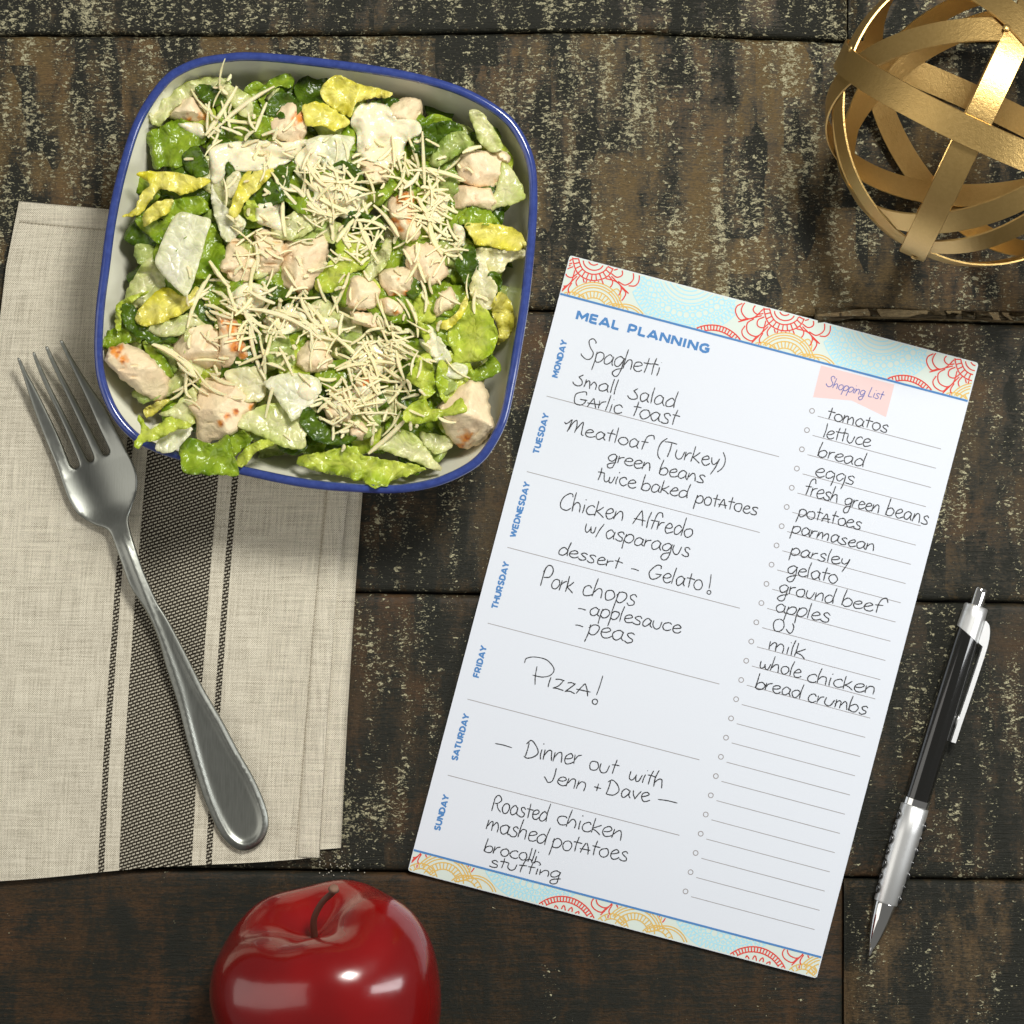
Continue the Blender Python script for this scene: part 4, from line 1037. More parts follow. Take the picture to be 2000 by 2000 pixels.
# ------------------------------------------------------------ woven gold sphere
ORC = (1910, 228); RA = 305.; RS = RA*(1-RA/HC)*.985
oc = Vector(((ORC[0]-1000)*(1-RS/HC)*K, (1000-ORC[1])*(1-RS/HC)*K, RS*K+.0))
orb = empty('decorative_sphere', (oc.x, oc.y, 0))
tag(orb, 'open gold metal sphere of crossing flat bands in the top right corner', 'ornament')
def sp(x, y, front=True):
    C_ = Vector((0, 0, HC*K)); d_ = (at(x/3.45+1560, y/3.45, 0)-C_).normalized(); m_v = C_-oc
    bq = m_v.dot(d_); disc = bq*bq-(m_v.dot(m_v)-(RS*K)**2)
    if disc < 0: return (C_+d_*(-bq)-oc).normalized()
    return (C_+d_*(-bq-math.sqrt(disc) if front else -bq+math.sqrt(disc))-oc).normalized()
bands = [ # two points each, radius factor, width
 (sp(400, 480), sp(1450, 1020), 1.0, 43), (sp(780, 1690), sp(1450, 300), .985, 42),
 (sp(460, 390), sp(1300, 175), .975, 42), (sp(1340, 20), sp(1518, 180), .995, 42), (sp(250, 900), sp(620, 1600), .97, 40),
 (sp(600, 490, 0), sp(370, 750, 0), .96, 42), (sp(950, 1700), sp(1400, 1600), .955, 40), (Vector((-.99, -.1, -.10)).normalized(), Vector((.0, -.985, -.17)).normalized(), .95, 38)]
for p, q_, rf, wd in bands:
    nrm = p.cross(q_).normalized(); e1 = p.normalized(); e2 = nrm.cross(e1)
    wd *= 1.2; vs = []; n = 120; R_ = RS*rf; T_ = 3.0
    dev = random.uniform(0, 6)
    for i in range(n):
        a = 2*math.pi*i/n
        dirv = e1*math.cos(a)+e2*math.sin(a)
        for h_, r_ in ((-wd/2, -T_/2), (-wd/2+.8, T_/2), (wd/2-.8, T_/2), (wd/2, -T_/2)):
            ww = 1+.012*math.sin(2*a+dev)
            vs.append(oc+(dirv*(R_+r_)*ww+nrm*h_)*K)
    F = []
    for i in range(n):
        for k in range(4):
            a0, a1 = i*4+k, i*4+(k+1) % 4; b0, b1 = ((i+1) % n)*4+k, ((i+1) % n)*4+(k+1) % 4
            F.append((a0, b0, b1, a1))
    mk('band', vs, F, M['gold'], orb, auto=40)
for p in (sp(780, 1730), sp(350, 330), sp(1400, 190)):
    t1 = p.cross(Vector((.3, .2, 1))).normalized(); t2 = p.cross(t1); vs = []; F = []
    for k, (r, h_) in enumerate(((7, 0), (6.5, 2), (4, 3.4), (.3, 4))):
        for i in range(12):
            a = i/12*6.283; vs.append(oc+(p*(RS*1.004+h_)+(t1*math.cos(a)+t2*math.sin(a))*r)*K)
    mk('rivet', vs, grid_faces(12, 4, True), M['gold'], orb)

# ------------------------------------------------------------ apple
AR = 214.
apple_c = at(644, 1958, 200)
tiltm = (Vector((-.19, .94, .28))).normalized()
zq = tiltm; xq = Vector((1, 0, 0)); xq = (xq-zq*xq.dot(zq)).normalized(); yq = zq.cross(xq)
apple = empty('apple', (apple_c.x, apple_c.y, 0))
tag(apple, 'shiny red apple with a curved brown stem at the bottom edge', 'apple')
PR = [(0, .70), (.05, .705), (.11, .73), (.19, .78), (.30, .85), (.44, .90), (.60, .90), (.76, .82), (.90, .66), (.985, .42), (1.0, .15), (.97, -.12), (.90, -.38), (.78, -.62), (.62, -.80), (.46, -.90), (.32, -.92), (.20, -.86), (.10, -.78), (0, -.76)]
PR = cr(PR, 4); vs = []; n = 96
for (r, z) in PR:
    for i in range(n):
        a = 2*math.pi*i/n
        lob = 1+.014*math.cos(5*a+.7)*max(0, min(1, .5+abs(z)))+.03*math.cos(2*a+1)+.022*math.cos(3*a+2)
        zz = z+(.022*math.cos(5*a+.7)+.06*math.cos(a-1.0)+.02*math.cos(3*a))*max(0, z)*min(1, r*2.2)
        p = (xq*math.cos(a)+yq*math.sin(a))*max(0, r)*lob+zq*zz*.94
        vs.append(apple_c+p*AR*K*.985)
mk('apple_skin', vs, grid_faces(n, len(PR), True), M['apple'], apple)
def tube(pts, rad, nseg=12, cap=True):
    P = [Vector(p) for p in pts]; vs = []; up = Vector((.2, .1, 1))
    for i, p in enumerate(P):
        t = (P[min(i+1, len(P)-1)]-P[max(i-1, 0)]).normalized()
        a = t.cross(up).normalized(); b = t.cross(a)
        for k in range(nseg):
            an = k/nseg*6.28318; vs.append(p+(a*math.cos(an)+b*math.sin(an))*rad[i])
    F = grid_faces(nseg, len(P), True)
    if cap: F += [tuple(range(nseg))[::-1], tuple(range((len(P)-1)*nseg, len(P)*nseg))]
    return vs, F
sb_ = apple_c+zq*AR*K*.62
tipw = at(652, 1736, 320)
pts = [sb_, sb_+(tipw-sb_)*.33+Vector((-.13, .06, .02)), sb_+(tipw-sb_)*.66+Vector((-.10, .06, .0)), sb_+(tipw-sb_)*.92, tipw]
pts = [Vector(p) for p in cr([tuple(p) for p in pts], 5)]
vs, F = tube(pts, [.070-.012*math.sin(i/len(pts)*3.1)+(.03 if i > len(pts)-4 else 0)*(i-len(pts)+4)/3 for i in range(len(pts))])
stem_o = mk('stem', vs, F, M['stem'], apple)
tv, tf = tube([pts[-1]-(pts[-1]-pts[-2]).normalized()*.02, pts[-1]+(pts[-1]-pts[-2]).normalized()*.05], [.105, .075])
mk('stem_tip', tv, tf, M['stem_tip'], stem_o)

# ------------------------------------------------------------ notepad
CA, SA = math.cos(math.radians(14.75)), math.sin(math.radians(14.75))
PW, PH, ZP = 825, 1243, 9.0
def PP(p, q): return (1113+p*CA-q*SA, 498.5+p*SA+q*CA)
pad = empty('notepad', at(*PP(PW/2, PH/2), 1))
tag(pad, 'meal planning notepad page with handwritten menus and a shopping list', 'notepad')
def rrect(w_, h_, r, z, off=0):
    pl = []
    for cx_, cy_, a0 in ((w_-r, r, -90), (w_-r, h_-r, 0), (r, h_-r, 90), (r, r, 180)):
        for k in range(5):
            a = math.radians(a0+k*22.5); pl.append(PP(cx_+r*math.cos(a)+off, cy_+r*math.sin(a)+off*.6))
    return [at(u, v, z) for u, v in pl]
for z0_, z1_, off, nm in ((1, 6.2, .8, 'pad_block'), (6.6, ZP, 0, 'top_sheet')):
    a = rrect(PW, PH, 5, z0_, off); b = rrect(PW, PH, 5, z1_, off); n = len(a)
    F = [tuple(range(n)), tuple(range(n, 2*n))[::-1]]+[(i, i+n, (i+1) % n+n, (i+1) % n) for i in range(n)]
    o_ = mk(nm, a+b, F, M['paper'], pad, smooth=False)
zc = [ZP+.25]
def ribbon(lines, wd, name, mat, zb=None, taper=False, caps=False):
    """flat ink strokes on the sheet"""
    V, F = [], []
    for ln in lines:
        if len(ln) < 2: continue
        P = np.array(ln, float); keep_ = [0]
        for i in range(1, len(P)):
            if np.hypot(*(P[i]-P[keep_[-1]])) > .25: keep_.append(i)
        P = P[keep_]
        if len(P) < 2: continue
        z = ZP+.3+random.uniform(0, .25) if zb is None else zb+random.uniform(0, .12)
        n = len(P); k0 = len(V)
        if caps:
            d = P[0]-P[1]; P[0] = P[0]+d/np.hypot(*d)*wd*.5; d = P[-1]-P[-2]; P[-1] = P[-1]+d/np.hypot(*d)*wd*.5
        for i in range(n):
            d0 = P[i]-P[i-1] if i > 0 else P[1]-P[0]; d1 = P[i+1]-P[i] if i < n-1 else d0
            d0 = d0/np.hypot(*d0); d1 = d1/np.hypot(*d1); t = d0+d1
            L_ = np.hypot(*t)
            if L_ < .5: t = d1; sc_ = 1
            else: t = t/L_; sc_ = min(1.6, 1/max(.4, (t*d1).sum()))
            nn = np.array((-t[1], t[0]))*wd*.5*sc_
            if taper: nn = nn*(.62 if i in (0, n-1) else random.uniform(.80, 1.15))
            zz = z+.10*i/n
            a, b = P[i]+nn, P[i]-nn
            V.append(at(a[0], a[1], zz)); V.append(at(b[0], b[1], zz))
            if i: F.append((k0+2*i-2, k0+2*i, k0+2*i+1, k0+2*i-1))
    return mk(name, V, F, mat, pad, smooth=False) if V else None
def flat(poly, name, mat, z):
    return mk(name, [at(u, v, z) for u, v in poly], [tuple(range(len(poly)))[::-1]], mat, pad, smooth=False)
flat([PP(1, 1), PP(PW-1, 1), PP(PW-1, 76), PP(1, 76)], 'header_band', M['print_pale'], ZP+.08)
flat([PP(1, PH-41), PP(PW-1, PH-41), PP(PW-1, PH-1), PP(1, PH-1)], 'footer_band', M['print_pale'], ZP+.08)
flat([PP(1, 75.5), PP(PW-1, 75.5), PP(PW-1, 79.5), PP(1, 79.5)], 'header_rule', M['print_blue'], ZP+.75)
flat([PP(1, PH-44), PP(PW-1, PH-44), PP(PW-1, PH-40), PP(1, PH-40)], 'footer_rule', M['print_blue'], ZP+.75)
def arc(cx_, cy_, r, a0=0, a1=360, n=60, sq=1.0, wob=0, seed=0):
    return [(cx_+r*(1+wob*math.sin(5*math.radians(a)+seed))*math.cos(math.radians(a)), cy_+r*sq*math.sin(math.radians(a))) for a in np.linspace(a0, a1, n)]
def motif(base_):
    red, gold, sky, arch_ = [], [], [], []
    if True:
        cx_, cy_ = 48+base_, -5                                    # red flower
        for r in (12, 22, 30, 42): red.append(arc(cx_, cy_, r, wob=.03, seed=r))
        for k in range(26):
            a = 2*math.pi*k/26; red.append([(cx_+30*math.cos(a), cy_+30*math.sin(a)), (cx_+42*math.cos(a), cy_+42*math.sin(a))])
        for k in range(12):
            a = 2*math.pi*(k+.5)/12; c_, s_ = math.cos(a), math.sin(a)
            loc = lambda r, t: (cx_+r*c_-t*s_, cy_+r*s_+t*c_)
            red.append(cr([loc(43, -8), loc(56, -9), loc(63, 0), loc(56, 9), loc(43, 8)], 5))
            red.append(cr([loc(44, 0), loc(60, -15), loc(76, -17), loc(86, -2), loc(78, 14), loc(62, 15)], 5))
            red.append(cr([loc(74, -17), loc(88, -20), loc(97, -6), loc(95, 6), loc(84, 12)], 5))
            red.append([loc(46, -12), loc(92, -24)])
        for k in range(7):
            a = k*.9; red.append(cr([(cx_+3*math.cos(a), cy_+3*math.sin(a)), (cx_+9*math.cos(a+.3), cy_+9*math.sin(a+.3))], 3))
        cx_, cy_ = 320+base_, 129                                  # red ladder arch
        arch_.append(arc(cx_, cy_, 70, 180, 360)); arch_.append(arc(cx_, cy_, 60, 180, 360))
        for k in range(34):
            a = math.pi+math.pi*k/34; arch_.append([(cx_+60*math.cos(a), cy_+60*math.sin(a)), (cx_+70*math.cos(a), cy_+70*math.sin(a))])
        arch_.append([(cx_+(50+7*math.cos(k*math.pi/3))*math.cos(math.pi+math.pi*k/66), cy_+(46+7*math.cos(k*math.pi/3))*math.sin(math.pi+math.pi*k/66)) for k in range(67)])
        cx_, cy_ = 72+base_, 96                                    # gold arches
        for r in (58, 53, 48): gold.append(arc(cx_, cy_, r, 205, 335, sq=1.0))
        for r in (41, 28): gold.append(arc(cx_, cy_, r, 180, 360))
        for k in range(17):
            a = math.pi+math.pi*k/16; gold.append([(cx_+28*math.cos(a), cy_+28*math.sin(a)), (cx_+41*math.cos(a), cy_+41*math.sin(a))])
        for dx_ in (-44, 46):
            gold.append(arc(cx_+dx_, cy_+6, 34, 180, 360)); gold.append(arc(cx_+dx_, cy_+6, 24, 180, 360))
            for k in range(11):
                a = math.pi+math.pi*k/10; gold.append([(cx_+dx_+24*math.cos(a), cy_+6+24*math.sin(a)), (cx_+dx_+34*math.cos(a), cy_+6+34*math.sin(a))])
        for r in (46, 41): gold.append(arc(cx_+66, cy_+14, r, 230, 350))
        gold.append(cr([(cx_+20, cy_-44), (cx_+34, cy_-56), (cx_+44, cy_-46), (cx_+44, cy_-34)], 5))
        cx_, cy_ = 237+base_, -29                                  # sky blue mandala
        for r in (30, 38, 46, 54, 62, 103, 120): sky.append(arc(cx_, cy_, r, 0, 180, 50))
        for k in range(23):
            a = math.pi*(k+.3)/23; sky.append(arc(cx_+71*math.cos(a), cy_+71*math.sin(a), 4.8+random.uniform(-1, 1), n=14))
        for k in range(21):
            a = math.pi*(k+.5)/21; sky.append(arc(cx_+85*math.cos(a), cy_+85*math.sin(a), 6.6+random.uniform(-1.3, 1), n=16))
        for k in range(30):
            a = math.pi*(k+.2)/30; sky.append(arc(cx_+96.5*math.cos(a), cy_+96.5*math.sin(a), 3.6+random.uniform(-1, .6), n=12))
        for k in range(40):
            a = math.pi*k/40; a2 = math.pi*(k+.5)/40; a3 = math.pi*(k+1)/40
            sky.append([(cx_+104*math.cos(a), cy_+104*math.sin(a)), (cx_+119*math.cos(a2), cy_+119*math.sin(a2)), (cx_+104*math.cos(a3), cy_+104*math.sin(a3))])
    return red, arch_, gold, sky
def occ(pt, discs): return any(math.hypot(pt[0]-c[0], pt[1]-c[1]) < c[2] for c in discs)
def clip(lines, q0, q1, dq, avoid=()):
    res = []
    for ln in lines:
        P = resample(ln, 2.0, closed=False) if len(ln) > 1 else ln
        cur = []
        for p, q in P:
            ok = 2 < p < PW-2 and q0 < q+dq < q1 and not occ((p, q), avoid)
            if ok: cur.append(PP(p, q+dq))
            else:
                if len(cur) > 1: res.append(cur)
                cur = []
        if len(cur) > 1: res.append(cur)
    return res
KS = (-1, 0, 1, 2)
gdisc = [(72+386*k, 96, 58.5) for k in KS]+[(118+386*k, 102, 34) for k in KS]+[(138+386*k, 110, 46) for k in KS]
rdisc = [(48+386*k, -5, 97) for k in KS]
adisc = [(320+386*k, 129, 71) for k in KS]
for base_ in (-386, 0, 386, 772):
    flowers, arches, gold, sky = motif(base_)
    for q0, q1, dq, nm in ((2, 75.5, 0, 'header'), (PH-40, PH-2, (PH-41)-48, 'footer')):
        for ls, av, wd_, part, mt, zz in ((flowers, gdisc, 2.4, 'flower_print', 'print_red', .40), (arches, (), 2.4, 'ladder_arch_print', 'print_red', .5), (gold, adisc, 2.3, 'gold_arch_print', 'print_gold', .30), (sky, gdisc+rdisc+adisc, 2.2, 'blue_circle_print', 'print_sky', .20)):
            ribbon(clip(ls, q0, q1, dq, av), wd_, part, M[mt], ZP+zz)
# ruled lines, list circles, banner
for a, b in (((1067.5, 773.5), (1521.5, 892)), ((1029, 921), (1484, 1040)), ((991, 1069), (1445, 1188)), ((952.4, 1217), (1405, 1336)), ((913, 1365.5), (1366, 1484)), ((874.5, 1514), (1327, 1631.5))):
    ribbon([[a, b]], 1.35, 'day_line', M['print_line'], ZP+.1)
for i in range(26):
    q = i*38.82; du, dv = -SA*q, CA*q
    ribbon([[(1597+du, 812.8+dv), (1838+du, 877+dv)]], 1.3, 'list_line', M['print_line'], ZP+.1)
    ribbon([arc(1586+du, 802.5+dv, 4.7, n=22)], 1.6, 'list_circle', M['print_line'], ZP+.1)
flat([(1603.5, 713.5), (1747, 751), (1730.4, 814.7), (1663.6, 782.4), (1587.9, 775.8)], 'shopping_banner', M['print_pink'], ZP+.06)

CAP = {  # bold printed capitals, height 1
 'M': (1.0, [[(.06, 0), (.06, 1)], [(.06, .95), (.5, .30), (.94, .95)], [(.94, 0), (.94, 1)]]),
 'E': (.72, [[(.08, 0), (.08, 1)], [(.08, .93), (.68, .93)], [(.08, .5), (.62, .5)], [(.08, .07), (.70, .07)]]),
 'A': (.95, [[(.03, 0), (.47, .98)], [(.47, .98), (.92, 0)], [(.2, .27), (.75, .27)]]),
 'L': (.68, [[(.08, 0), (.08, 1)], [(.08, .07), (.66, .07)]]),
 'P': (.78, [[(.08, 0), (.08, 1)], [(.08, .93), (.42, .93), (.64, .86), (.70, .66), (.62, .46), (.42, .38), (.08, .38)]]),
 'N': (.88, [[(.08, 0), (.08, 1)], [(.10, .95), (.80, .05)], [(.82, 0), (.82, 1)]]),
 'I': (.26, [[(.13, 0), (.13, 1)]]),
 'G': (.92, [[(.80, .80), (.60, .93), (.40, .92), (.16, .76), (.08, .50), (.16, .22), (.40, .07), (.65, .10), (.82, .24), (.82, .48), (.50, .48)]]),
 'O': (.98, [[(.49, .93), (.22, .84), (.08, .5), (.22, .16), (.49, .07), (.76, .16), (.90, .5), (.76, .84), (.49, .93)]]),
 'D': (.88, [[(.08, 0), (.08, 1)], [(.08, .93), (.40, .93), (.68, .80), (.80, .5), (.68, .2), (.40, .07), (.08, .07)]]),
 'Y': (.86, [[(.04, 1), (.42, .48)], [(.82, 1), (.42, .48), (.42, 0)]]),
 'T': (.78, [[(.39, 0), (.39, .95)], [(.02, .93), (.76, .93)]]),
 'U': (.86, [[(.08, 1), (.08, .38), (.18, .14), (.42, .06), (.67, .14), (.77, .38), (.77, 1)]]),
 'S': (.72, [[(.64, .82), (.46, .94), (.20, .90), (.10, .72), (.22, .56), (.50, .46), (.64, .30), (.54, .12), (.32, .06), (.06, .18)]]),
 'W': (1.25, [[(.03, 1), (.32, .05)], [(.32, .05), (.62, .95)], [(.62, .95), (.92, .05)], [(.92, .05), (1.22, 1)]]),
 'H': (.86, [[(.08, 0), (.08, 1)], [(.78, 0), (.78, 1)], [(.08, .5), (.78, .5)]]),
 'R': (.82, [[(.08, 0), (.08, 1)], [(.08, .93), (.42, .93), (.64, .86), (.70, .66), (.62, .46), (.42, .38), (.08, .38)], [(.40, .38), (.72, 0)]]),
 'F': (.68, [[(.08, 0), (.08, 1)], [(.08, .93), (.66, .93)], [(.08, .48), (.60, .48)]]), ' ': (.55, [])}
def printed(text, a, b, h, wd, gap, name, mat):
    a = np.array(a, float); b = np.array(b, float); ex = (b-a)/np.hypot(*(b-a)); ey = np.array((ex[1], -ex[0]))
    W = sum(CAP[c][0] for c in text)+gap*(len(text)-1); sx_ = np.hypot(*(b-a))/W; x = 0; lines = []
    for c in text:
        for s in CAP[c][1]: lines.append([tuple(a+ex*(x+p[0])*sx_+ey*p[1]*h) for p in s])
        x += CAP[c][0]+gap
    ribbon(lines, wd, name, mat, ZP+.2)
printed('MEAL', (1125, 623), (1208, 644.5), 17, 5.0, .20, 'title_lettering', M['print_blue'])
printed('PLANNING', (1225, 649), (1383.5, 690.5), 17, 5.0, .20, 'title_lettering', M['print_blue'])
for t, a, b in (('MONDAY', (1089, 738), (1108, 666)), ('TUESDAY', (1052, 887), (1072.5, 809)), ('WEDNESDAY', (1007, 1050), (1035.5, 943)), ('THURSDAY', (971, 1190), (995, 1099)), ('FRIDAY', (935, 1324), (951, 1263)), ('SATURDAY', (893, 1486), (917, 1396)), ('SUNDAY', (859, 1623), (877.5, 1554))):
    printed(t, a, b, 11.6, 3.3, .14, 'day_name', M['print_blue'])

# handwriting: single-stroke letters, x height 1
HW = {
 'a': (.95, [[(.72, .82), (.42, 1.0), (.08, .62), (.14, .14), (.40, .0), (.68, .35), (.76, .85)], [(.76, .9), (.74, .3), (.92, .02)]]),
 'b': (.85, [[(.08, 1.9), (.03, .9), (.02, .02)], [(.02, .10), (.10, .62), (.42, .92), (.76, .62), (.62, .12), (.30, -.02), (.02, .12)]]),
 'c': (.82, [[(.70, .80), (.48, 1.0), (.14, .76), (.06, .36), (.26, .03), (.56, .02), (.80, .22)]]),
 'd': (.92, [[(.70, .80), (.40, .96), (.06, .56), (.13, .10), (.40, .0), (.68, .30), (.78, .80)], [(.84, 1.85), (.78, .8), (.80, .0)]]),
 'e': (.85, [[(.08, .46), (.46, .56), (.70, .78), (.48, 1.02), (.16, .78), (.08, .34), (.30, .0), (.60, .04), (.86, .26)]]),
 'f': (.72, [[(.98, 1.45), (.80, 1.92), (.44, 1.72), (.32, .9), (.26, -.05)], [(.0, .92), (.66, .98)]]),
 'g': (.90, [[(.72, .86), (.40, 1.0), (.06, .62), (.16, .14), (.46, .12), (.70, .50), (.77, .92)], [(.77, .92), (.76, .0), (.66, -.72), (.34, -.90), (.10, -.62), (.30, -.25), (.88, .02)]]),
 'h': (.85, [[(.08, 1.9), (.03, .9), (.03, .0)], [(.03, .36), (.28, .86), (.54, .90), (.66, .55), (.70, .0)]]),
 'i': (.32, [[(.12, .95), (.10, .4), (.12, .0)], [(.16, 1.40), (.18, 1.50)]]),
 'k': (.82, [[(.08, 1.6), (.03, .8), (.03, .0)], [(.62, 1.08), (.30, .72), (.06, .48)], [(.06, .48), (.40, .32), (.78, .0)]]),
 'l': (.32, [[(.14, 1.85), (.10, .9), (.10, .0)]]),
 'm': (1.20, [[(.04, 1.0), (.05, .5), (.04, .0)], [(.05, .40), (.24, .88), (.42, .88), (.50, .5), (.50, .0)], [(.50, .40), (.72, .90), (.92, .86), (1.02, .5), (1.04, .0)]]),
 'n': (.85, [[(.05, .95), (.04, .0)], [(.05, .36), (.30, .88), (.56, .92), (.68, .55), (.70, .0)]]),
 'o': (.90, [[(.48, 1.0), (.16, .84), (.06, .42), (.28, .02), (.62, .06), (.80, .48), (.66, .90), (.44, 1.0)]]),
 'p': (.85, [[(.10, 1.0), (.05, .2), (.0, -.85)], [(.04, .62), (.28, 1.0), (.62, .98), (.76, .62), (.58, .16), (.28, .02), (.06, .2)]]),
 'q': (.88, [[(.70, .84), (.40, 1.0), (.06, .64), (.18, .14), (.46, .16), (.70, .52)], [(.76, .96), (.74, .1), (.70, -.80)]]),
 'r': (.62, [[(.05, .95), (.05, .0)], [(.05, .42), (.22, .82), (.54, .98)]]),
 's': (.76, [[(.66, .84), (.44, 1.02), (.16, .84), (.30, .58), (.58, .38), (.58, .08), (.28, -.02), (.0, .12)]]),
 't': (.66, [[(.32, 1.62), (.28, .8), (.28, .0)], [(.0, 1.0), (.34, 1.02), (.70, 1.0)]]),
 'u': (.86, [[(.05, .95), (.06, .35), (.28, .0), (.58, .16), (.74, .92)]]),
 'v': (.76, [[(.04, .95), (.16, .5), (.32, .0)], [(.32, .0), (.50, .55), (.70, .95)]]),
 'w': (1.15, [[(.03, .95), (.08, .25), (.30, .0), (.52, .3), (.54, .75)], [(.54, .6), (.66, .05), (.90, .12), (1.02, .85)]]),
 'y': (.80, [[(.06, .95), (.12, .40), (.36, .22), (.60, .5), (.74, .98)], [(.74, .98), (.58, .1), (.30, -.85)]]),
 'z': (.80, [[(.06, .84), (.30, 1.0), (.64, .96)], [(.64, .96), (.36, .4), (.06, .03)], [(.06, .03), (.36, .10), (.74, .04)]]),
 '@': (.92, [[(.04, .0), (.22, .6), (.40, 1.12)], [(.40, 1.12), (.60, .6), (.76, .0)], [(-.05, .42), (.90, .46)]]),
 'S': (1.25, [[(1.0, 1.75), (.98, 1.95), (.70, 2.15), (.40, 1.85), (.62, 1.30), (1.02, .80), (.92, .25), (.52, .02), (.08, .30), (.0, .52)]]),
 'Z': (1.0, [[(.72, 1.15), (.92, 1.4), (.90, 1.6), (.55, 1.9), (.28, 1.6), (.50, 1.1), (.80, .6), (.55, .05), (.2, .05), (.0, .3)]]),
 '5': (.88, [[(.60, 1.35), (.30, .98)], [(.30, .98), (.62, .62), (.70, .20), (.42, -.03), (.08, .05), (-.12, .32)]]),
 'G': (1.25, [[(.98, 1.25), (.92, 1.62), (.60, 1.60), (.20, 1.2), (.06, .6), (.30, .06), (.70, .05), (1.02, .42), (1.04, .66)], [(.60, .66), (1.15, .70)]]),
 'M': (1.75, [[(-.10, 1.10), (.05, .92), (.30, 1.25), (.42, 1.62), (.38, .8), (.36, .0)], [(.36, .3), (.58, 1.2), (.88, 1.62), (.96, .9), (.94, .1)], [(.94, .3), (1.18, 1.2), (1.42, 1.60), (1.46, .8), (1.50, .15), (1.70, .0)]]),
 'T': (1.05, [[(.50, 1.60), (.48, .8), (.46, .0)], [(-.10, 1.60), (.40, 1.66), (1.0, 1.62)]]),
 'C': (1.10, [[(.98, 1.35), (.90, 1.60), (.62, 1.66), (.18, 1.20), (.06, .60), (.26, .08), (.68, .02), (1.0, .26)]]),
 'A': (1.20, [[(.02, .0), (.24, .9), (.48, 1.60)], [(.48, 1.60), (.72, .9), (.92, .0)], [(.02, .62), (1.10, .66)]]),
 'P': (1.10, [[(.18, 1.9), (.12, 1.0), (.05, .0)], [(.05, 1.3), (.30, 1.98), (.74, 2.0), (.98, 1.55), (.72, 1.05), (.22, .88)]]),
 'D': (1.25, [[(.20, 1.5), (.16, .8), (.10, .05)], [(.02, 1.35), (.30, 1.72), (.80, 1.30), (1.06, .70), (.80, .15), (.30, -.02), (.0, .06)]]),
 'J': (1.0, [[(.62, 1.75), (.66, .8), (.60, .2), (.32, -.02), (.08, .25), (-.08, .55)]]),
 'R': (1.12, [[(.14, 1.35), (.10, .7), (.05, .0)], [(.02, 1.15), (.28, 1.62), (.66, 1.62), (.82, 1.25), (.56, .88), (.20, .78)], [(.42, .80), (.70, .35), (1.02, .0)]]),
 'O': (1.20, [[(.60, 1.55), (.20, 1.25), (.08, .65), (.34, .05), (.78, .08), (1.06, .65), (.92, 1.30), (.56, 1.55)]]),
 'j': (.95, [[(.55, 1.2), (.74, .75), (.66, .15), (.40, .02), (.05, .40)]]),
 'L': (.80, [[(.10, 1.85), (.06, .9), (.05, .02)], [(.05, .02), (.35, .0), (.68, .06)]]),
 '(': (.60, [[(.62, 1.85), (.22, 1.3), (.08, .6), (.22, .0), (.52, -.35)]]),
 ')': (.55, [[(.05, 1.8), (.36, 1.2), (.44, .5), (.30, -.1), (.02, -.5)]]),
 '/': (.50, [[(.50, 1.25), (.28, .5), (.06, -.35)]]),
 '+': (.80, [[(.38, .95), (.36, .1)], [(.02, .50), (.72, .54)]]),
 ' ': (.55, [])}
def word(text, a, b, xh, wd=1.9, mat='ink', jit=.045, name='handwriting', slant=.04):
    a = np.array(a, float); b = np.array(b, float); ex = (b-a)/np.hypot(*(b-a)); ey = np.array((ex[1], -ex[0]))
    W = sum(HW[c][0] for c in text)-.12; sx_ = np.hypot(*(b-a))/W; x = 0; lines = []
    rb = random.uniform(0, 10)
    for c in text:
        dy = .05*noise.noise(Vector((x*1.3, rb, 0))) if jit else 0; ks = 1+random.uniform(-1, 1)*jit*1.3
        for s in HW[c][1]:
            pts = [(x+p[0]+random.uniform(-jit, jit)+slant*p[1], p[1]*ks+dy+random.uniform(-jit, jit)) for p in s]
            pts = cr(pts, 6)
            lines.append([tuple(a+ex*p[0]*sx_+ey*p[1]*xh) for p in pts])
        x += HW[c][0]
    ribbon(lines, wd, name, M[mat], taper=jit > 0)
def dash(a, b, wd=2.0):
    m_ = ((a[0]+b[0])/2, (a[1]+b[1])/2-1); ribbon([cr([a, m_, b], 4)], wd, 'handwriting', M['ink'], taper=True)
def bang(a, b, c_, r):
    ribbon([cr([a, ((a[0]+b[0])/2+.6, (a[1]+b[1])/2), b], 4), arc(c_[0], c_[1], r, 20, 385, 20)], 1.9, 'handwriting', M['ink'], taper=True)
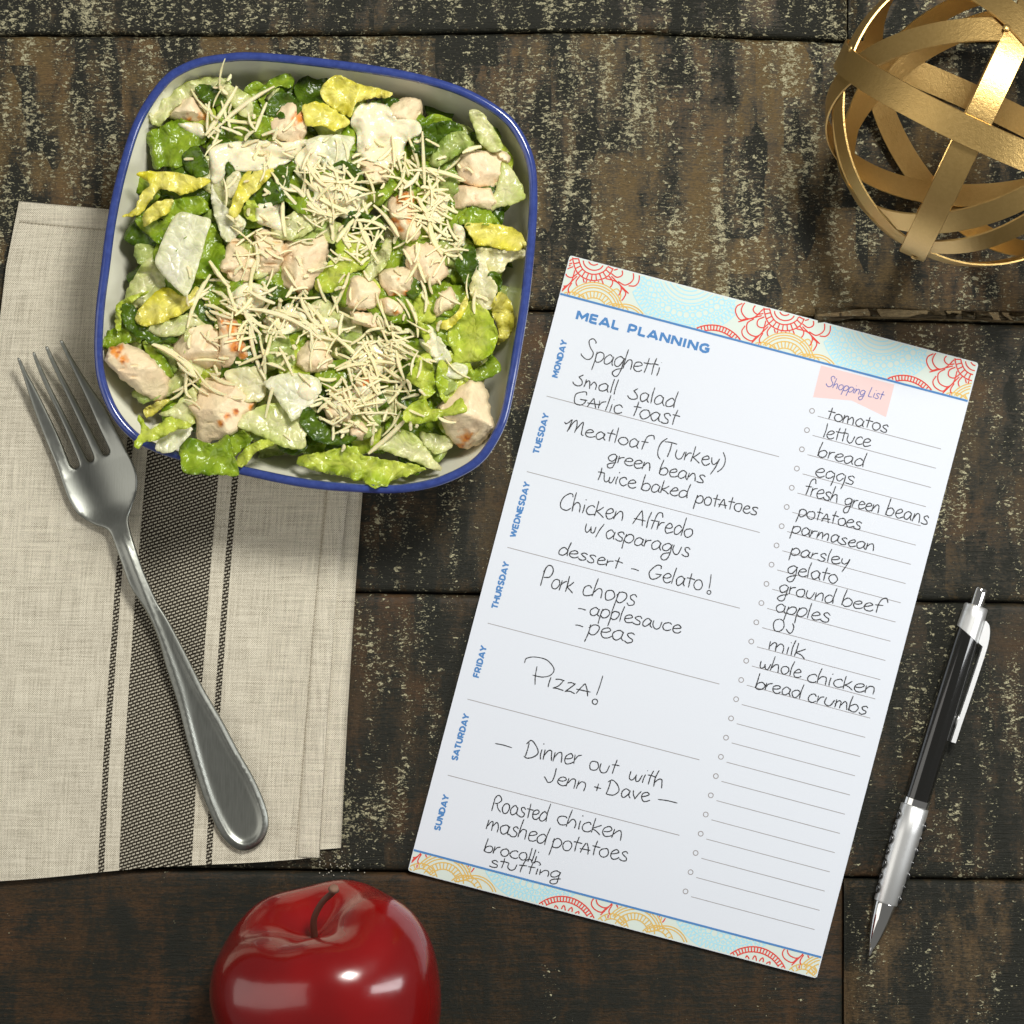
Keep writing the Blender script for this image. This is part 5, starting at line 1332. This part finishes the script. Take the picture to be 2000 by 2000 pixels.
for t, a, b, h in [('Spaghetti', (1133, 700), (1285, 735), 18.5), ('5mall', (1119, 751), (1201, 770), 15), ('5alad', (1226, 778), (1316, 797), 16),
    ('G@rlic', (1117, 788), (1212, 808), 15.5), ('toast', (1232, 812), (1320, 832), 17), ('Meatloaf', (1100, 842), (1262, 879), 14.5),
    ('(Turkey)', (1281, 888), (1412, 915), 17), ('green', (1186, 899), (1268, 920), 14), ('beans', (1287, 926), (1373, 944), 15), ('twice', (1163, 937), (1239, 953.5), 14.5),
    ('baked', (1252, 956), (1341, 973), 14.5), ('pot@toes', (1357, 982), (1477, 1006), 14.5), ('Chicken', (1091, 993), (1215, 1018), 17.5), ('Alfredo', (1235, 1024), (1349, 1051), 17),
    ('w/', (1141, 1038), (1171, 1045), 15.5), ('asparagus', (1180, 1050), (1344, 1088), 15.5), ('dessert', (1089, 1082), (1208, 1112), 13.5), ('Gelato', (1264, 1129), (1369, 1153), 16.5),
    ('Pork', (1054, 1144), (1117, 1158), 19), ('chops', (1135, 1161), (1239, 1183), 18.5), ('applesauce', (1150, 1201), (1327, 1237), 15), ('peas', (1147, 1238), (1236, 1256), 17),
    ('izz@', (1068, 1342), (1148, 1361), 19.5), ('Dinner', (1023, 1478), (1131, 1495), 18.5), ('out', (1148, 1502), (1202, 1514), 16), ('with', (1226, 1522), (1292, 1540), 17),
    ('Jenn', (1063, 1526), (1141, 1545), 16.5), ('+', (1157, 1546), (1170, 1549), 16), ('Dave', (1182, 1551), (1266, 1566), 16), ('Roasted', (959, 1583), (1066, 1605), 17),
    ('chicken', (1086, 1609), (1212, 1641), 17), ('mashed', (949, 1619), (1063, 1650), 17.5), ('pot@toes', (1076, 1655), (1223, 1683), 17), ('brocolli', (945, 1663), (1047, 1686), 13.5),
    ('stuffing', (955, 1692), (1092, 1716), 12),
    ('tomatos', (1614, 817), (1731, 845), 12.8), ('lettuce', (1607, 854), (1697, 873), 14), ('bread', (1597, 891), (1684, 912), 14), ('eqqs', (1590, 929), (1665, 947), 15),
    ('fresh', (1569, 965), (1634, 982), 15), ('green', (1648, 986), (1715, 1002), 14.5), ('beans', (1729, 1005), (1810, 1025), 15.5), ('pot@toes', (1558, 1008), (1679, 1034), 13.5),
    ('parma', (1545, 1040), (1637, 1061), 13.5), ('sean', (1639, 1062), (1705, 1077), 13), ('parsley', (1543, 1083), (1655, 1106), 13), ('gelato', (1537, 1120), (1633, 1140), 15),
    ('ground', (1520, 1157), (1626, 1179), 14.5), ('beef', (1644, 1182), (1719, 1198), 15), ('apples', (1513, 1194), (1617, 1216), 15), ('Oj', (1506, 1231), (1550, 1238), 14.5),
    ('milk', (1500, 1269), (1570, 1286), 15), ('whole', (1481, 1304), (1562, 1324), 14), ('chicken', (1574, 1330), (1706, 1357), 15), ('bread', (1475, 1344), (1561, 1364), 14.5),
    ('crumbs', (1575, 1369), (1691, 1396), 15)]:
    word(t, a, b, h*1.1, 2.15)
for a, b in (((1232.5, 1110.6), (1248, 1115)), ((1129, 1188.5), (1144.5, 1191.8)), ((1123.5, 1220.5), (1139, 1224.5)), ((967, 1452), (1000, 1460.5)), ((1285, 1561.2), (1323, 1568.5))): dash(a, b)
bang((1389, 1121.5), (1384.8, 1149.7), (1384.8, 1156.9), 3.8)
bang((1177.5, 1319.6), (1165, 1357.7), (1162, 1370.5), 5.2)
E_ = lambda *p: tr((780, 1260), 3.019, p)
ribbon([cr(E_((812, 125), (802, 180), (800, 235)), 5), cr(E_((738, 105), (750, 78), (800, 70), (870, 88), (912, 140), (890, 178), (840, 188), (786, 176)), 6)], 1.9, 'handwriting', M['ink'], taper=True)
word('Shopping', (1612, 754), (1687, 773), 10.5, 1.5, 'print_script', 0, 'banner_lettering', .12)
word('List', (1695, 774), (1722, 781), 10.5, 1.5, 'print_script', 0, 'banner_lettering', .12)

# ------------------------------------------------------------ ballpoint pen
pt = np.array((1917.7, 1148.)); pb = np.array((1697.6, 1868.)); LP = np.hypot(*(pb-pt)); pd = (pb-pt)/LP
RZ = 27
w0 = at(pt[0], pt[1], RZ); w1 = at(pb[0], pb[1], RZ); axp = (w1-w0).normalized(); sidep = axp.cross(Vector((0, 0, 1))).normalized()  # points to photo right or left
scl = (w1-w0).length/LP
pen = empty('ballpoint_pen', (w0+w1)/2*Vector((1, 1, 0)))
tag(pen, 'black and silver click ballpoint pen lying to the right of the notepad', 'pen')
if sidep.x < 0: sidep = -sidep
def lathe(prof, name, mat, auto=35, n=36, slant=0.0, slant_i=()):
    vs = []
    for i, (t, r) in enumerate(prof):
        for k in range(n):
            a = 2*math.pi*k/n
            tt = t+(slant*math.cos(a) if i in slant_i else 0)
            vs.append(w0+axp*tt*scl+(sidep*math.cos(a)+Vector((0, 0, 1))*math.sin(a))*r*scl)
    F = grid_faces(n, len(prof), True)
    F += [tuple(range(n)), tuple(range((len(prof)-1)*n, len(prof)*n))[::-1]]
    return mk(name, vs, F, mat, pen, auto=auto)
lathe([(0, 8), (1, 11.5), (4, 13), (12, 13.3), (44, 13.3)], 'push_button', M['chrome'])
lathe([(36, 16), (37, 22), (39, 23.5), (60, 24.2), (96, 25.2), (96.5, 24)], 'top_cap', M['silver'], slant=12, slant_i=(4, 5))
lathe([(84, 23.4), (110, 24.6), (250, 25.5), (431, 25)], 'barrel', M['black'])
lathe([(431, 25), (432, 27), (445, 27), (446, 25.5)], 'chrome_ring', M['chrome'])
lathe([(446, 26.3), (448, 27.6), (500, 28), (560, 26.6), (640, 23.6), (643, 22.6)], 'grip', M['silver'])
lathe([(643, 21.5), (645, 22), (680, 18.5), (712, 12.5), (733, 7), (735, 5.8)], 'cone', M['chrome'])
lathe([(735, 4.3), (747, 3), (751, 1.2)], 'nib', M['chrome'])
for sgn in (-1, 1):
    for k in range(7):
        t = 470+k*25+(9 if sgn > 0 else 0); big_ = k % 2 == 0
        r = float(np.interp(t, [446, 500, 560, 640], [27.6, 28, 26.6, 23.6]))
        c_ = w0+axp*t*scl+sidep*sgn*(r-.4)*scl+Vector((0, 0, 1))*.05; vs = []
        for j in range(7):
            ph_ = -math.pi/2+math.pi*j/6
            for i in range(12):
                th_ = i/12*6.283; e = 11 if big_ else 8
                vs.append(c_+(axp*math.cos(ph_)*math.cos(th_)*e+sidep*sgn*math.sin(ph_)*5.0*(1 if big_ else .8)+Vector((0, 0, 1))*math.cos(ph_)*math.sin(th_)*e)*scl)
        mk('grip_dimple', vs, grid_faces(12, 7, True), M['black'], pen)
# clip standing off the right hand side
cp = [(60, 25.5), (66, 33), (80, 38.5), (100, 41.5), (130, 42), (200, 40.5), (262, 38.5), (305, 37.5)]
cp = cr(cp, 5); vs = []
for t, r in cp:
    th_ = 9 if t < 110 else 6.5
    if t < 105: lo_ = 23
    else: lo_ = r-9
    for zz, rr in ((-8, lo_), (-8, r), (8, r), (8, lo_)):
        vs.append(w0+axp*t*scl+sidep*rr*scl+Vector((0, 0, 1))*(zz+4)*scl)
F = grid_faces(4, len(cp), True)+[(0, 1, 2, 3), tuple(len(vs)-4+i for i in (3, 2, 1, 0))]
mk('clip', vs, F, M['clipwhite'], pen, auto=30)
c_ = w0+axp*262*scl+sidep*29.5*scl; vs = []
for j in range(7):
    ph_ = -math.pi/2+math.pi*j/6
    for i in range(12):
        th_ = i/12*6.283
        vs.append(c_+(axp*math.cos(ph_)*math.cos(th_)*13+sidep*math.sin(ph_)*3.6+Vector((0, 0, 1))*(math.cos(ph_)*math.sin(th_)*6+3))*scl)
mk('clip_ball', vs, grid_faces(12, 7, True), M['silver'], pen)

# ------------------------------------------------------------ stray crumbs on the boards
vs = []; F = []
for _ in range(34):
    if _ < 22: u, v = random.uniform(622, 675), random.uniform(1664, 1712)
    else: u, v = random.uniform(640, 720), random.uniform(1660, 1705)
    r = random.uniform(.8, 1.7); k = len(vs)
    for dx, dy, dz in ((r, 0, 0), (0, r, 0), (-r, 0, 0), (0, -r, 0), (0, 0, r*1.4), (0, 0, -r)):
        vs.append(at(u+dx, v+dy, 2+dz))
    for a, b in ((0, 1), (1, 2), (2, 3), (3, 0)): F.append((k+b, k+a, k+4)); F.append((k+a, k+b, k+5))
tag(mk('crumbs', vs, F, M['crumb']), 'tiny pale crumbs scattered on the boards below the napkin corner', 'crumbs', kind='stuff')
